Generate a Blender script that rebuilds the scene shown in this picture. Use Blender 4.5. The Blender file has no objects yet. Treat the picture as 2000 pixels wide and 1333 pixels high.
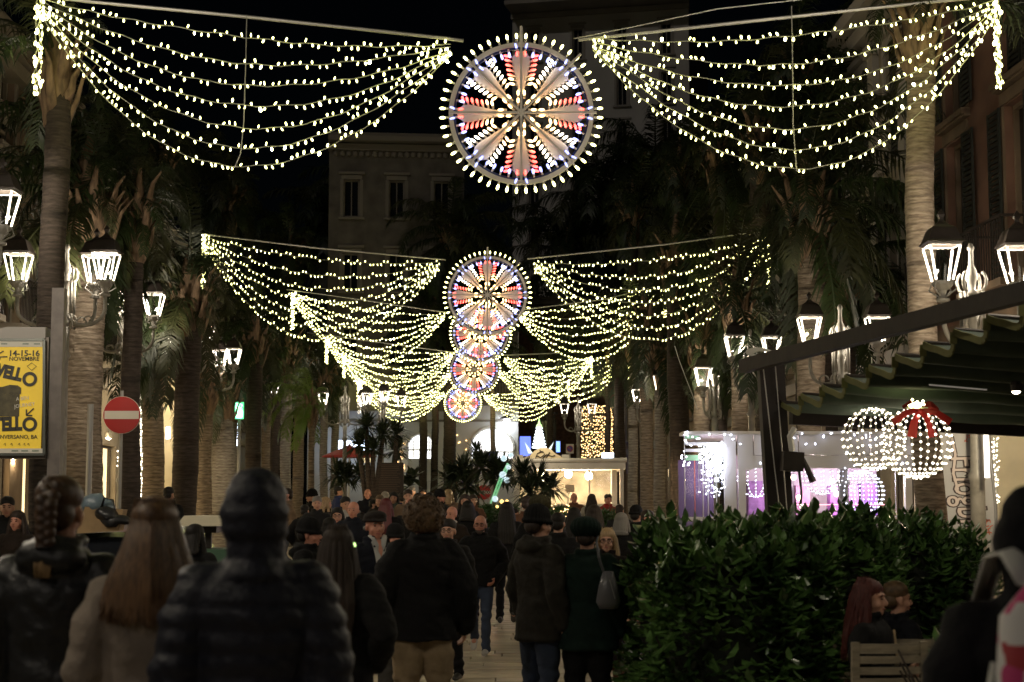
import bpy, bmesh, math, random
from mathutils import Vector, Matrix, noise
from math import sin, cos, pi, radians as R, atan2, sqrt
random.seed(7)
sc = bpy.context.scene
col = sc.collection
# ------------------------------------------------------------------ camera, world, fill sun, exposure
FPX = 3200.0
TILT = math.atan((988-666.5)/FPX)
CAMZ = 1.72
cd = bpy.data.cameras.new('camera'); cam = bpy.data.objects.new('camera', cd); col.objects.link(cam)
cd.sensor_width = 36; cd.lens = 36*FPX/2000; cd.clip_start = .1; cd.clip_end = 3000
cam.location = (0, 0, CAMZ); cam.rotation_euler = (pi/2+TILT, 0, 0)
cd.dof.use_dof = True; cd.dof.focus_distance = 25; cd.dof.aperture_fstop = 3.4
sc.camera = cam
w = bpy.data.worlds.new('World'); sc.world = w; w.use_nodes = True
nt = w.node_tree; bg = nt.nodes['Background']
sky = nt.nodes.new('ShaderNodeTexSky'); sky.sky_type = 'NISHITA'; sky.sun_disc = False
sky.sun_elevation = R(32); sky.sun_rotation = R(208); sky.altitude = 0
nt.links.new(sky.outputs[0], bg.inputs[0]); bg.inputs[1].default_value = 0.00008
sl = bpy.data.lights.new('fill_sun', 'SUN'); sl.energy = .06; sl.angle = R(.5); sl.color = (1, .9, .8)  # added warm fill from behind the camera, lifts the dark far facades
so = bpy.data.objects.new('fill_sun', sl); so.rotation_euler = (R(58), 0, R(-28)); col.objects.link(so)
sc.view_settings.view_transform = 'Standard'; sc.view_settings.look = 'None'
sc.view_settings.gamma = 1; sc.view_settings.use_curve_mapping = False
sc.view_settings.exposure = 1.35
try:
    sc.cycles.use_light_tree = True; sc.cycles.max_bounces = 6; sc.cycles.diffuse_bounces = 2
    sc.cycles.glossy_bounces = 2; sc.cycles.transparent_max_bounces = 16
    sc.cycles.sample_clamp_indirect = 2.0; sc.cycles.caustics_reflective = False; sc.cycles.caustics_refractive = False
    sc.cycles.use_denoising = True
except Exception: pass

def P(px, py, D):
    "point of the place seen at photo pixel (px,py), D metres down the street"
    a, b = (px-1000)/FPX, (666.5-py)/FPX
    y = cos(TILT)-b*sin(TILT); z = sin(TILT)+b*cos(TILT)
    return Vector((a/y*D, D, CAMZ+z/y*D))
def X(px, D): return P(px, 988, D).x
def smooth(t): t = min(1, max(0, t)); return t*t*(3-2*t)
def gz(D): return .38*smooth((D-23)/20)          # the street climbs a little beyond the square

# ------------------------------------------------------------------ mesh builder
class MB:
    def __init__(s): s.v = []; s.f = []
    def add(s, vs, fs):
        n = len(s.v); s.v.extend([tuple(x) for x in vs]); s.f.extend([tuple(i+n for i in q) for q in fs])
    def box(s, c, d, rz=0, M=None):
        hx, hy, hz = d[0]/2, d[1]/2, d[2]/2; vs = []
        for z in (-hz, hz):
            for x, y in ((-hx, -hy), (hx, -hy), (hx, hy), (-hx, hy)):
                v = Vector((x, y, z))
                if M is not None: v = M @ v
                elif rz: v = Vector((x*cos(rz)-y*sin(rz), x*sin(rz)+y*cos(rz), z))
                vs.append(v+Vector(c))
        s.add(vs, [(3,2,1,0),(4,5,6,7),(0,1,5,4),(1,2,6,5),(2,3,7,6),(3,0,4,7)]); return s
    def bar(s, a, b, w, h=None, up=(0,0,1)):
        a = Vector(a); b = Vector(b); d = b-a; L = d.length
        if L < 1e-6: return s
        d /= L; u = Vector(up)
        if abs(d.dot(u)) > .98: u = Vector((1,0,0))
        x = d.cross(u).normalized(); z = x.cross(d)
        M = Matrix((x, d, z)).transposed()
        return s.box((a+b)/2, (w, L, h or w), M=M)
    def tube(s, pts, r, n=8, cap=True, flat=None):
        pts = [Vector(p) for p in pts]; k = len(pts)
        if not hasattr(r, '__len__'): r = [r]*k
        vs = []; u = None
        for i, p in enumerate(pts):
            d = (pts[min(i+1, k-1)]-pts[max(i-1, 0)])
            d = d.normalized() if d.length > 1e-9 else Vector((0,0,1))
            if u is None:
                u = d.orthogonal() if flat is None else (Vector(flat)-d*Vector(flat).dot(d))
            u = (u-d*u.dot(d)); u = u.normalized() if u.length > 1e-6 else d.orthogonal().normalized()
            v = d.cross(u)
            rr = r[i]; ra, rb = (rr if hasattr(rr, '__len__') else (rr, rr))
            for j in range(n):
                a = 2*pi*j/n; vs.append(p+u*cos(a)*ra+v*sin(a)*rb)
        fs = [(i*n+j, i*n+(j+1)%n, (i+1)*n+(j+1)%n, (i+1)*n+j) for i in range(k-1) for j in range(n)]
        if cap: fs += [tuple(range(n-1, -1, -1)), tuple(range((k-1)*n, k*n))]
        s.add(vs, fs); return s
    def limb(s, pts, r, n=12):
        "tube with rounded ends, for bodies"
        pts = [Vector(p) for p in pts]; s.tube(pts, r, n)
        for p, q in ((pts[0], r[0]), (pts[-1], r[-1])):
            q = q if not hasattr(q, '__len__') else min(q)
            s.ell(p, (q, q, q), 10, 6)
        return s
    def ell(s, c, r, n=14, m=8, M=None):
        c = Vector(c); vs = []
        for i in range(1, m):
            t = pi*i/m
            for j in range(n):
                a = 2*pi*j/n; v = Vector((r[0]*sin(t)*cos(a), r[1]*sin(t)*sin(a), -r[2]*cos(t)))
                vs.append(c+(M @ v if M else v))
        b = Vector((0,0,-r[2])); t_ = Vector((0,0,r[2]))
        vs += [c+(M @ b if M else b), c+(M @ t_ if M else t_)]
        fs = [(i*n+j, i*n+(j+1)%n, (i+1)*n+(j+1)%n, (i+1)*n+j) for i in range(m-2) for j in range(n)]
        L = len(vs)
        fs += [(L-2, (j+1)%n, j) for j in range(n)] + [(L-1, (m-2)*n+j, (m-2)*n+(j+1)%n) for j in range(n)]
        s.add(vs, fs); return s
    def lathe(s, prof, c=(0,0,0), n=16, sx=1, sy=1, rot=0):
        c = Vector(c); vs = []; k = len(prof)
        for r_, z in prof:
            for j in range(n):
                a = 2*pi*j/n+rot; vs.append(c+Vector((r_*cos(a)*sx, r_*sin(a)*sy, z)))
        fs = [(i*n+j, i*n+(j+1)%n, (i+1)*n+(j+1)%n, (i+1)*n+j) for i in range(k-1) for j in range(n)]
        fs += [tuple(range(n-1,-1,-1)), tuple(range((k-1)*n, k*n))]
        s.add(vs, fs); return s
    def prism(s, poly, o, u, v, t):
        "polygon in plane (u,v) at o, thickness t along u x v"
        o, u, v = Vector(o), Vector(u), Vector(v); nrm = u.cross(v).normalized(); k = len(poly)
        A = [o+u*a+v*b+nrm*t/2 for a, b in poly]; B = [o+u*a+v*b-nrm*t/2 for a, b in poly]
        s.add(A+B, [tuple(range(k)), tuple(range(2*k-1, k-1, -1))]+[(i, i+k, (i+1)%k+k, (i+1)%k) for i in range(k)])
        return s
    def bulb(s, p, d, r, L, n=5):
        "small lamp cap: a tapered lens"
        p = Vector(p); d = Vector(d).normalized(); u = d.orthogonal().normalized(); v = d.cross(u); vs = []
        for t, q in ((0, .6), (.35, 1), (.8, .85)):
            for j in range(n):
                a = 2*pi*j/n; vs.append(p+d*L*t+(u*cos(a)+v*sin(a))*r*q)
        vs.append(p+d*L)
        fs = [(i*n+j, i*n+(j+1)%n, (i+1)*n+(j+1)%n, (i+1)*n+j) for i in range(2) for j in range(n)]
        fs += [(2*n+j, 2*n+(j+1)%n, 3*n) for j in range(n)]+[tuple(range(n-1,-1,-1))]
        s.add(vs, fs); return s
    def octa(s, p, r):
        p = Vector(p)
        s.add([p+Vector(q)*r for q in ((1,0,0),(-1,0,0),(0,1,0),(0,-1,0),(0,0,1),(0,0,-1))],
              [(0,2,4),(2,1,4),(1,3,4),(3,0,4),(2,0,5),(1,2,5),(3,1,5),(0,3,5)]); return s
    def mesh(s, name, smooth=False, org=None):
        me = bpy.data.meshes.new(name)
        vs = s.v if org is None else [(a-org[0], b-org[1], c-org[2]) for a, b, c in s.v]
        me.from_pydata(vs, [], s.f); me.update()
        if smooth: me.shade_smooth()
        return me
    def build(s, name, m, parent=None, smooth=False, world=True, kind=None):
        "world=True: the shapes are in world coordinates, made local to the parent's origin"
        org = None
        if parent is not None and world:
            org = Vector((0,0,0)); q = parent
            while q is not None: org += q.location; q = q.parent
        o = bpy.data.objects.new(name, s.mesh(name, smooth, org)); col.objects.link(o)
        if m is not None: o.data.materials.append(m)
        if parent is not None: o.parent = parent
        if kind: o['kind'] = kind
        return o
def place(name, me, parent=None, m=None, loc=None, rot=None, scale=None):
    o = bpy.data.objects.new(name, me); col.objects.link(o)
    if parent is not None: o.parent = parent
    if loc is not None: o.location = loc
    if rot is not None: o.rotation_euler = rot
    if scale is not None: o.scale = scale if hasattr(scale, '__len__') else (scale,)*3
    if m is not None:
        if not me.materials: me.materials.append(m)
        else:
            o.material_slots[0].link = 'OBJECT'; o.material_slots[0].material = m
    return o
def thing(name, label, cat, loc=(0,0,0), rz=0, group=None):
    o = bpy.data.objects.new(name, None); col.objects.link(o); o.empty_display_size = .2
    o.location = loc; o.rotation_euler = (0, 0, rz); o['label'] = label; o['category'] = cat
    if group: o['group'] = group
    return o
def tag(o, label, cat, group=None):
    o['label'] = label; o['category'] = cat
    if group: o['group'] = group
    return o
def struct(o): o['kind'] = 'structure'; return o
def copy_tree(o, parent=None):
    c = o.copy(); col.objects.link(c); c.parent = parent
    for ch in list(o.children): copy_tree(ch, c)
    return c

# ------------------------------------------------------------------ materials
MATS = {}
def mat(name, c, rough=.7, metal=0, noise_=0, scale=8, bump=0, c2=None, spec=None, sheen=0, coord='Object', stretch=None, bscale=None):
    if name in MATS: return MATS[name]
    m = bpy.data.materials.new(name); m.use_nodes = True; MATS[name] = m
    n = m.node_tree; b = n.nodes['Principled BSDF']
    b.inputs['Base Color'].default_value = (*c, 1); b.inputs['Roughness'].default_value = rough; b.inputs['Metallic'].default_value = metal
    if spec is not None: b.inputs['Specular IOR Level'].default_value = spec
    if sheen: b.inputs['Sheen Weight'].default_value = sheen
    if noise_ or bump:
        tc = n.nodes.new('ShaderNodeTexCoord'); src = tc.outputs[coord]
        if stretch:
            mp = n.nodes.new('ShaderNodeMapping'); mp.inputs['Scale'].default_value = stretch; n.links.new(src, mp.inputs[0]); src = mp.outputs[0]
        t = n.nodes.new('ShaderNodeTexNoise'); t.inputs['Scale'].default_value = scale; t.inputs['Detail'].default_value = 6
        n.links.new(src, t.inputs['Vector'])
        if noise_:
            cr = n.nodes.new('ShaderNodeValToRGB'); c2 = c2 or tuple(x*(1-noise_) for x in c)
            cr.color_ramp.elements[0].position = .35; cr.color_ramp.elements[1].position = .68
            cr.color_ramp.elements[0].color = (*c2, 1); cr.color_ramp.elements[1].color = (*c, 1)
            n.links.new(t.outputs[0], cr.inputs[0]); n.links.new(cr.outputs[0], b.inputs['Base Color'])
        if bump:
            bp = n.nodes.new('ShaderNodeBump'); bp.inputs['Strength'].default_value = bump; bp.inputs['Distance'].default_value = .02
            if bscale:
                t2 = n.nodes.new('ShaderNodeTexNoise'); t2.inputs['Scale'].default_value = bscale; n.links.new(src, t2.inputs['Vector']); n.links.new(t2.outputs[0], bp.inputs['Height'])
            else: n.links.new(t.outputs[0], bp.inputs['Height'])
            n.links.new(bp.outputs[0], b.inputs['Normal'])
    return m
def glow(name, c, s, sample=True):
    if name in MATS: return MATS[name]
    m = bpy.data.materials.new(name); m.use_nodes = True; MATS[name] = m
    n = m.node_tree; b = n.nodes['Principled BSDF']; b.inputs['Base Color'].default_value = (.6, .6, .6, 1)
    b.inputs['Emission Color'].default_value = (*c, 1); b.inputs['Emission Strength'].default_value = s
    if not sample: m.cycles.emission_sampling = 'NONE'
    return m
def glowtex(name, c, c2, s, scale, lo=.35, hi=.65, stretch=None):
    "a lit interior behind glass, uneven"
    if name in MATS: return MATS[name]
    m = glow(name, c, s); n = m.node_tree; b = n.nodes['Principled BSDF']
    tc = n.nodes.new('ShaderNodeTexCoord'); t = n.nodes.new('ShaderNodeTexNoise'); t.inputs['Scale'].default_value = scale
    mp = n.nodes.new('ShaderNodeMapping'); mp.inputs['Scale'].default_value = stretch or (1,1,1)
    n.links.new(tc.outputs['Object'], mp.inputs[0]); n.links.new(mp.outputs[0], t.inputs['Vector'])
    cr = n.nodes.new('ShaderNodeValToRGB'); e = cr.color_ramp.elements
    e[0].position = lo; e[1].position = hi; e[0].color = (*c2, 1); e[1].color = (*c, 1)
    n.links.new(t.outputs[0], cr.inputs[0]); n.links.new(cr.outputs[0], b.inputs['Emission Color'])
    return m
def glassmat(name, tint=(1,1,1), refl=.08):
    if name in MATS: return MATS[name]
    m = bpy.data.materials.new(name); m.use_nodes = True; MATS[name] = m; n = m.node_tree
    for q in list(n.nodes):
        if q.type == 'BSDF_PRINCIPLED': n.nodes.remove(q)
    t = n.nodes.new('ShaderNodeBsdfTransparent'); t.inputs[0].default_value = (*tint, 1)
    g = n.nodes.new('ShaderNodeBsdfGlossy'); g.inputs['Roughness'].default_value = .05
    mx = n.nodes.new('ShaderNodeMixShader'); mx.inputs[0].default_value = refl
    n.links.new(t.outputs[0], mx.inputs[1]); n.links.new(g.outputs[0], mx.inputs[2]); n.links.new(mx.outputs[0], n.nodes['Material Output'].inputs[0])
    return m
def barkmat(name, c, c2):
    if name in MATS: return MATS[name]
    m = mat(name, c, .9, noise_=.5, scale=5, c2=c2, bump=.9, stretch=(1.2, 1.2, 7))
    n = m.node_tree; b = n.nodes['Principled BSDF']
    # leaf scar rings, uneven
    tc = n.nodes.new('ShaderNodeTexCoord'); wv = n.nodes.new('ShaderNodeTexWave'); wv.bands_direction = 'Z'
    wv.inputs['Scale'].default_value = 3.6; wv.inputs['Distortion'].default_value = 2.6; wv.inputs['Detail'].default_value = 3; wv.inputs['Detail Scale'].default_value = 2.5
    n.links.new(tc.outputs['Object'], wv.inputs[0])
    cr = n.nodes.new('ShaderNodeValToRGB'); cr.color_ramp.elements[0].position = .08; cr.color_ramp.elements[1].position = .4
    cr.color_ramp.elements[0].color = (.45, .43, .4, 1)
    n.links.new(wv.outputs[0], cr.inputs[0])
    mx = n.nodes.new('ShaderNodeMix'); mx.data_type = 'RGBA'; mx.blend_type = 'MULTIPLY'; mx.inputs[0].default_value = .5
    old = b.inputs['Base Color'].links[0].from_socket
    n.links.new(old, mx.inputs[6]); n.links.new(cr.outputs[0], mx.inputs[7]); n.links.new(mx.outputs[2], b.inputs['Base Color'])
    return m
YBULB = glow('warm_led', (1.0, .96, .33), 4.0)
YBRIGHT = glow('warm_led_bright', (1.0, .95, .45), 10.0)  # bigger, brighter bulbs stand in for star flare on the lens
CBULB = glow('cool_led', (.74, .78, 1.0), 4.2)
RBULB = glow('red_led', (1.0, .045, .03), 3.4)
GBULB = glow('gold_led', (1.0, .58, .22), 3.0)
WBULB = glow('soft_white_led', (1.0, .85, .64), 3.3)
IBULB = glow('blue_white_led', (.24, .30, 1.0), 1.7)
LANT = glow('lantern_led', (1.0, .86, .64), 2.2)
WIRE = mat('pale_wire', (.42, .43, .32), .5)
CABLE = mat('steel_cable', (.45, .44, .42), .4, .6)
WHITEP = mat('white_paint', (.72, .70, .66), .45, noise_=.15, scale=3)
FRAMEM = mat('lantern_frame', (.25, .24, .22), .5)
LAMPW = mat('lamp_white_metal', (.27, .255, .225), .45, noise_=.3, scale=9, bump=.2)
DARKM = mat('dark_metal', (.045, .035, .03), .45, .3, noise_=.4, scale=6)
PANE = glassmat('clear_pane', (.97, .98, 1), .03)
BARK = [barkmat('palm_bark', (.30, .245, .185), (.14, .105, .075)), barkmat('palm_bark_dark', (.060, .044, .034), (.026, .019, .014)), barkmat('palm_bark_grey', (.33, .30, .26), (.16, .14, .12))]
FROND = [mat('frond_green', (.028, .046, .012), .5, noise_=.5, scale=2), mat('frond_olive', (.045, .052, .015), .55, noise_=.5, scale=2)]
BOOT = mat('leaf_base', (.27, .18, .11), .85, noise_=.6, scale=5, bump=.8, stretch=(3, 3, .7))
# ------------------------------------------------------------------ ground and paving
m = MB(); NX = 40
ys = [-30, 0, 8, 14, 20] + [23+i for i in range(0, 22)] + [60, 90, 160, 400, 1200]
for y in ys:
    for i in range(2): m.v.append(((-1 if i == 0 else 1)*(600 if y > 300 else 120), y, gz(y)-.06))
for k in range(len(ys)-1): m.f.append((2*k, 2*k+1, 2*k+3, 2*k+2))
m.build('ground', mat('bedding_mortar', (.07, .062, .052), .9, noise_=.4, scale=4)); struct(bpy.data.objects['ground'])
def stonemat():
    m = mat('paving_stone', (.60, .52, .40), .36, noise_=.35, scale=1.6, bump=.25, c2=(.40, .335, .25), bscale=22)
    n = m.node_tree; b = n.nodes['Principled BSDF']
    oi = n.nodes.new('ShaderNodeObjectInfo'); hs = n.nodes.new('ShaderNodeHueSaturation'); mr = n.nodes.new('ShaderNodeMapRange')
    mr.inputs[3].default_value = .72; mr.inputs[4].default_value = 1.15
    n.links.new(oi.outputs['Random'], mr.inputs[0]); n.links.new(mr.outputs[0], hs.inputs['Value'])
    old = b.inputs['Base Color'].links[0].from_socket; n.links.new(old, hs.inputs['Color']); n.links.new(hs.outputs[0], b.inputs['Base Color'])
    return m
STONE = stonemat()
pv = bpy.data.objects.new('pavement', None); col.objects.link(pv); struct(pv)
def slab_mesh(L, W):
    h = MB(); b = .008; a, c = L/2, W/2; vs = []
    for z, k in ((-.06, 0), (-b, 0), (0, b)):
        for x, y in ((-a, -c), (a, -c), (a, c), (-a, c)): vs.append((x-(k if x > 0 else -k), y-(k if y > 0 else -k), z))
    h.add(vs, [(0,1,5,4),(1,2,6,5),(2,3,7,6),(3,0,4,7),(4,5,9,8),(5,6,10,9),(6,7,11,10),(7,4,8,11),(8,9,10,11)])
    return h.mesh('stone_slab')
slabs = [slab_mesh(L, .37) for L in (.85, 1.05, 1.25)]
rest = MB(); cnt = 0; rnd = random.Random(3)
row = 0; y = 2.0
SK = -.06
while y < 70:
    x = -9+rnd.uniform(-1, 0)
    band = .95
    while x < 9.5:
        k = rnd.randrange(3); L = (.85, 1.05, 1.25)[k]
        cx = x+L/2+SK*y; dz = rnd.uniform(-.003, .003)
        near = 14.5 < y < 25 and -2.7 < cx < 2.0
        if near and cnt < 300:
            o = place('stone_slab' , slabs[k], pv, STONE, (cx, y, gz(y)-.002+dz), (rnd.uniform(-.004, .004), rnd.uniform(-.004, .004), rnd.uniform(-.004, .004))); cnt += 1
        else:
            z = gz(y)-.002+dz; z2 = gz(y+.37)-.002+dz; a = cx-L/2; b = cx+L/2
            rest.add([(a, y-.185, z-.05), (b, y-.185, z-.05), (b, y+.185, z2-.05), (a, y+.185, z2-.05), (a+.004, y-.181, z), (b-.004, y-.181, z), (b-.004, y+.181, z2), (a+.004, y+.181, z2)],
                     [(4,5,6,7),(0,1,5,4),(1,2,6,5),(2,3,7,6),(3,0,4,7)])
        x += L+.014
    y += .384; row += 1
o = rest.build('paving', STONE, pv, kind='stuff')
# black night sky dome is the world itself

# ------------------------------------------------------------------ buildings
def wallgrid(m, W, z0, z1, holes, t=.4, y=0):
    "wall of width W with rectangular holes [(x0,x1,za,zb)], built of abutting blocks"
    xs = sorted({0, W} | {h[0] for h in holes} | {h[1] for h in holes})
    for a, b in zip(xs[:-1], xs[1:]):
        if b-a < 1e-4: continue
        mid = (a+b)/2; hs = sorted([(h[2], h[3]) for h in holes if h[0] < mid < h[1]])
        z = z0
        for za, zb in hs:
            if za-z > 1e-4: m.box(((a+b)/2, y-t/2, (z+za)/2), (b-a, t, za-z))
            z = zb
        if z1-z > 1e-4: m.box(((a+b)/2, y-t/2, (z+z1)/2), (b-a, t, z1-z))
GLASSD = mat('dark_window_glass', (.012, .014, .018), .12)
def building(label, ang, loc, W, H, wm, trim, floors, bay, win=(1.15, 2.2), ground='shop', shutters=None, lit=None, depth=7, pil=False, cat='building', name='building', groundh=4.6, corn=.5, railing=True, seed=1, litshop=None):
    rr = random.Random(seed)
    root = thing(name, label, cat, loc, ang); holes = []; nb = max(1, int(W/bay)); bw = W/nb
    fh = (H-groundh-.6)/floors
    cells = []
    for i in range(nb):
        cx = (i+.5)*bw
        if ground == 'shop': holes.append((cx-bw*.34, cx+bw*.34, .25, 3.3)); cells.append((cx, bw*.68, .25, 3.3, 's'))
        for k in range(floors):
            zb = groundh+k*fh+.45; holes.append((cx-win[0]/2, cx+win[0]/2, zb, zb+win[1])); cells.append((cx, win[0], zb, zb+win[1], 'w', k))
    m = MB(); wallgrid(m, W, -.1, H, holes); m.build('wall', wm, root, world=False)
    m = MB(); m.box((W/2, -.4-depth/2-.01, H/2-.2), (W-.1, depth, H-.6)); m.build('rear_block', wm, root, world=False)
    m = MB()
    for z, d, h in ((H-.35, .25, .3), (H, corn, .25), (H+.22, corn*.8, .12)): m.box((W/2, d/2-.2+.003, z), (W+.1, d+.4, h))
    m.build('cornice', trim, root, world=False)
    MB().box((W/2, .08, groundh-.15), (W, .16, .28)).build('string_course', trim, root, world=False)
    if pil:
        for i in range(nb+1):
            m = MB(); px = min(max(i*bw, .25), W-.25)
            m.box((px, .07, (groundh+H)/2-.3), (.42, .14, H-groundh-.9)); m.box((px, .11, H-.85), (.56, .2, .25)); m.box((px, .11, groundh+.2), (.56, .2, .3))
            m.build('pilaster', trim, root, world=False)
    for c in cells:
        cx, ww, za, zb = c[:4]
        m = MB(); t = .07
        for sx in (-1, 1): m.box((cx+sx*(ww/2-t/2), -.2, (za+zb)/2), (t, .12, zb-za))
        m.box((cx, -.2, zb-t/2), (ww-2*t, .12, t)); m.box((cx, -.2, za+t/2), (ww-2*t, .12, t)); m.box((cx, -.195, (za+zb)/2), (.05, .11, zb-za-2*t))
        fr = m.build('window' if c[4] == 'w' else 'shop_front', trim if c[4] == 'w' else DARKM, root, world=False)
        pm = GLASSD
        if lit and c[4] == 'w' and rr.random() < .12: pm = lit
        if litshop and c[4] == 's' and rr.random() < .8: pm = litshop
        q = MB().box((cx, -.235, (za+zb)/2), (ww, .02, zb-za)); q.build('pane', pm, fr, world=False)
        if c[4] == 'w':
            m = MB(); m.box((cx, .06, za-.08), (ww+.5, .12+.1, .1)); m.box((cx, .05, zb+.32), (ww+.5, .14, .12)); m.box((cx, .02, zb+.12), (ww+.24, .05, .2))
            for sx in (-1, 1): m.box((cx+sx*(ww/2+.09), .02, (za+zb)/2), (.16, .05, zb-za))
            m.build('window_surround', trim, root, world=False)
            if shutters:
                for sx in (-1, 1):
                    op = rr.random() < .6; m = MB(); sw = ww/2
                    x0 = cx+sx*(ww/2+sw/2) if op else cx+sx*sw/2; yy = .09 if op else -.09
                    for e in (-1, 1): m.box((x0+e*(sw/2-.03), yy, (za+zb)/2), (.05, .04, zb-za-.04))
                    for i in range(int((zb-za)/.09)): m.box((x0, yy, za+.05+i*.09), (sw-.1, .03, .055))
                    m.build('shutter', shutters, root, world=False)
            if railing and c[5] == 0:
                m = MB(); m.box((cx, .35, za-.22), (ww+1.0, .75, .12)); m.build('balcony_slab', trim, root, world=False)
                m = MB(); n = int((ww+.9)/.11)
                for i in range(n+1): m.box((cx-(ww+.9)/2+i*(ww+.9)/n, .68, za+.3), (.02, .02, .95))
                m.box((cx, .68, za+.8), (ww+.98, .05, .04))
                for sx in (-1, 1): m.box((cx+sx*(ww+.96)/2, .36, za+.8), (.04, .62, .04))
                m.build('balcony_railing', DARKM, root, world=False)
    return root
AL, AR, AF = atan2(-1, .042), atan2(1, -.042), pi
def LP(off, D, z=0): return Vector((off-.042*D, D, z))
PINK = mat('pink_plaster', (.26, .14, .095), .85, noise_=.4, scale=1.2, bump=.3)
TAN = mat('tan_plaster', (.24, .17, .11), .85, noise_=.4, scale=1.5, bump=.3)
CREAM = mat('cream_plaster', (.30, .26, .20), .85, noise_=.3, scale=1.2, bump=.2)
PALE = mat('pale_plaster', (.40, .37, .33), .8, noise_=.22, scale=.7, bump=.2)
GREYP = mat('grey_plaster', (.24, .22, .19), .85, noise_=.25, scale=1.5)
SHUT = mat('dark_shutter', (.02, .022, .018), .6)
LITW = glowtex('lit_window_warm', (1, .8, .45), (.25, .13, .04), .5, 1.5)
LITS = glowtex('lit_shop', (1, .74, .40), (.10, .06, .03), .8, 1.1, stretch=(1.2, 1, .35))
LITY = glowtex('lit_shop_bright', (1, .80, .46), (.75, .5, .2), 1.0, 1.2, stretch=(1.2, 1, .35))
building('pink plastered house with dark shutters behind the lamp post on the right', AR, LP(9.2, 15), 15.5, 15.5, PINK, TAN, 3, 3.1, (1.15, 2.9), shutters=SHUT, groundh=4.9, seed=2, litshop=LITS)
building('pale fluted house beyond the pink one, right side of street', AR, LP(9.0, 31), 17, 12, CREAM, PALE, 2, 2.4, (1.0, 2.4), pil=True, groundh=4.8, seed=3, shutters=SHUT, litshop=LITS)
building('brown end house far down the right side behind the palm trunks', AR, LP(9.2, 49), 34, 10.5, TAN, GREYP, 3, 3.4, groundh=4.5, seed=4, lit=LITW, railing=False, litshop=LITS)
building('brown house with stone mouldings at the left edge behind the lantern', AL, LP(-9.0, 38), 20, 11, TAN, CREAM, 3, 3.3, groundh=5.0, seed=5, litshop=LITY)
building('cream house with lit shop windows behind the no entry sign', AL, LP(-8.8, 60), 21.5, 10, CREAM, PALE, 2, 3.0, groundh=5.0, seed=6, pil=True, litshop=LITY)
building('dark house far down the left side behind the trunks', AL, LP(-8.8, 84), 23.5, 10, GREYP, CREAM, 2, 3.2, groundh=4.6, seed=8, litshop=LITS, railing=False)
# pale house with frieze, behind the first light wheel
bx = X(905, 78)
b1 = building('pale house with bracketed frieze seen behind the light wheel', AF+.10, (bx, 78, 6.3), 6.5, 12.9, mat('dim_plaster', (.16, .145, .125), .85, noise_=.4, scale=1.5), mat('pale_trim', (.22, .20, .17), .8), 3, 2.15, (.75, 1.8), ground='none', groundh=1.6, seed=9, depth=9, railing=False, corn=.7)
m = MB()
for i in range(20): m.lathe([(.02, 0), (.12, .05), (.13, .2), (.05, .32)], (.3+i*.31, .06, 12.1), 8)
m.build('frieze', mat('pale_trim', (.22, .20, .17), .8), b1, world=False)
# tall white block
b2 = building('tall white apartment block with narrow dark windows above the street', AF-.22, (X(1345, 104), 101, .3), 11.4, 33.2, mat('block_white', (.6, .58, .54), .8, noise_=.2, scale=.5), PALE, 9, 2.5, (.65, 2.0), ground='none', groundh=4, seed=10, depth=12, lit=None, railing=False, corn=2.2)
m = MB().box((9.9, .25, 20.0), (.95, .5, .75)); fan = [(.29*cos(a*pi/8), .29*sin(a*pi/8)) for a in range(16)]
acu = m.build('air_conditioner', WHITEP, b2, world=False)
MB().prism(fan, (9.9, .52, 20.0), (1,0,0), (0,0,1), .04).build('fan', DARKM, acu, world=False)
# white cafe with arches across the end of the street
CAF = mat('cafe_white_wall', (.62, .62, .62), .8, noise_=.15, scale=1)
LITA = glowtex("cafe_lit_glass", (1, .98, .92), (.75, .78, .85), 1.1, .8)
cafe = thing('cafe_building', 'white cafe front with glowing arched windows closing the street', 'building', (0, 80, gz(80)))
def cx_(px): return X(px, 80)
top = P(900, 802, 80).z; arches = [(cx_(961), 1.02, P(961, 838, 80).z-gz(80)), (cx_(822), .62, P(822, 850, 80).z-gz(80))]
m = MB(); x = cx_(600); xe = cx_(1012); N = 150; dx = (xe-x)/N
for i in range(N):
    a = x+i*dx; c = a+dx/2; low = 0
    for ax, r_, zt in arches:
        if abs(c-ax) < r_: low = max(low, zt-r_+sqrt(max(0, r_*r_-(c-ax)**2)))
    m.box((c, 0, (low+top)/2), (dx, .4, top-low))
m.build('wall', CAF, cafe, world=False)
m = MB(); L = xe-cx_(600); c = (xe+cx_(600))/2
m.box((c, -.25, top-.05), (L, .5, .22)); m.box((c, -.225, top-.9), (L, .12, .1)); m.box((c, 3.2, top+1.95), (L, 6, 3.6)); m.box((c, 2.9, top/2), (L-.2, 4.8, top-.2)); m.build('upper_storey', GREYP, cafe, world=False)
for k, (ax, r_, zt) in enumerate(arches):
    zb_ = P(900, 896, 80).z-gz(80); MB().box((ax, .05, zb_/2), (2*r_-.02, .3, zb_)).build('parapet', CAF, cafe, world=False)
    g = MB().box((ax, .3, (zt+zb_)/2), (2*r_+.2, .05, zt-zb_)).build('arched_window', LITA, cafe, world=False)
    f = MB()
    for t in (-.33, 0, .33): f.box((ax+t*2*r_*.95, .22, (zt+zb_)/2-.1), (.05, .05, zt-zb_-.3))
    f.box((ax, .215, zt-r_-.1), (2*r_, .05, .08)); f.build('frame', WHITEP, g, world=False)
    f = MB(); f.tube([(ax+(r_+.08)*cos(a*pi/16), -.23, zt-r_+(r_+.08)*sin(a*pi/16)) for a in range(17)], .08, 6); f.build('arch_moulding', WHITEP, cafe, world=False)
f = MB()
for i in range(70): f.box((c-L/2+.1+i*(L-.2)/69, -.42, top+.5), (.03, .03, .95))
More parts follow.
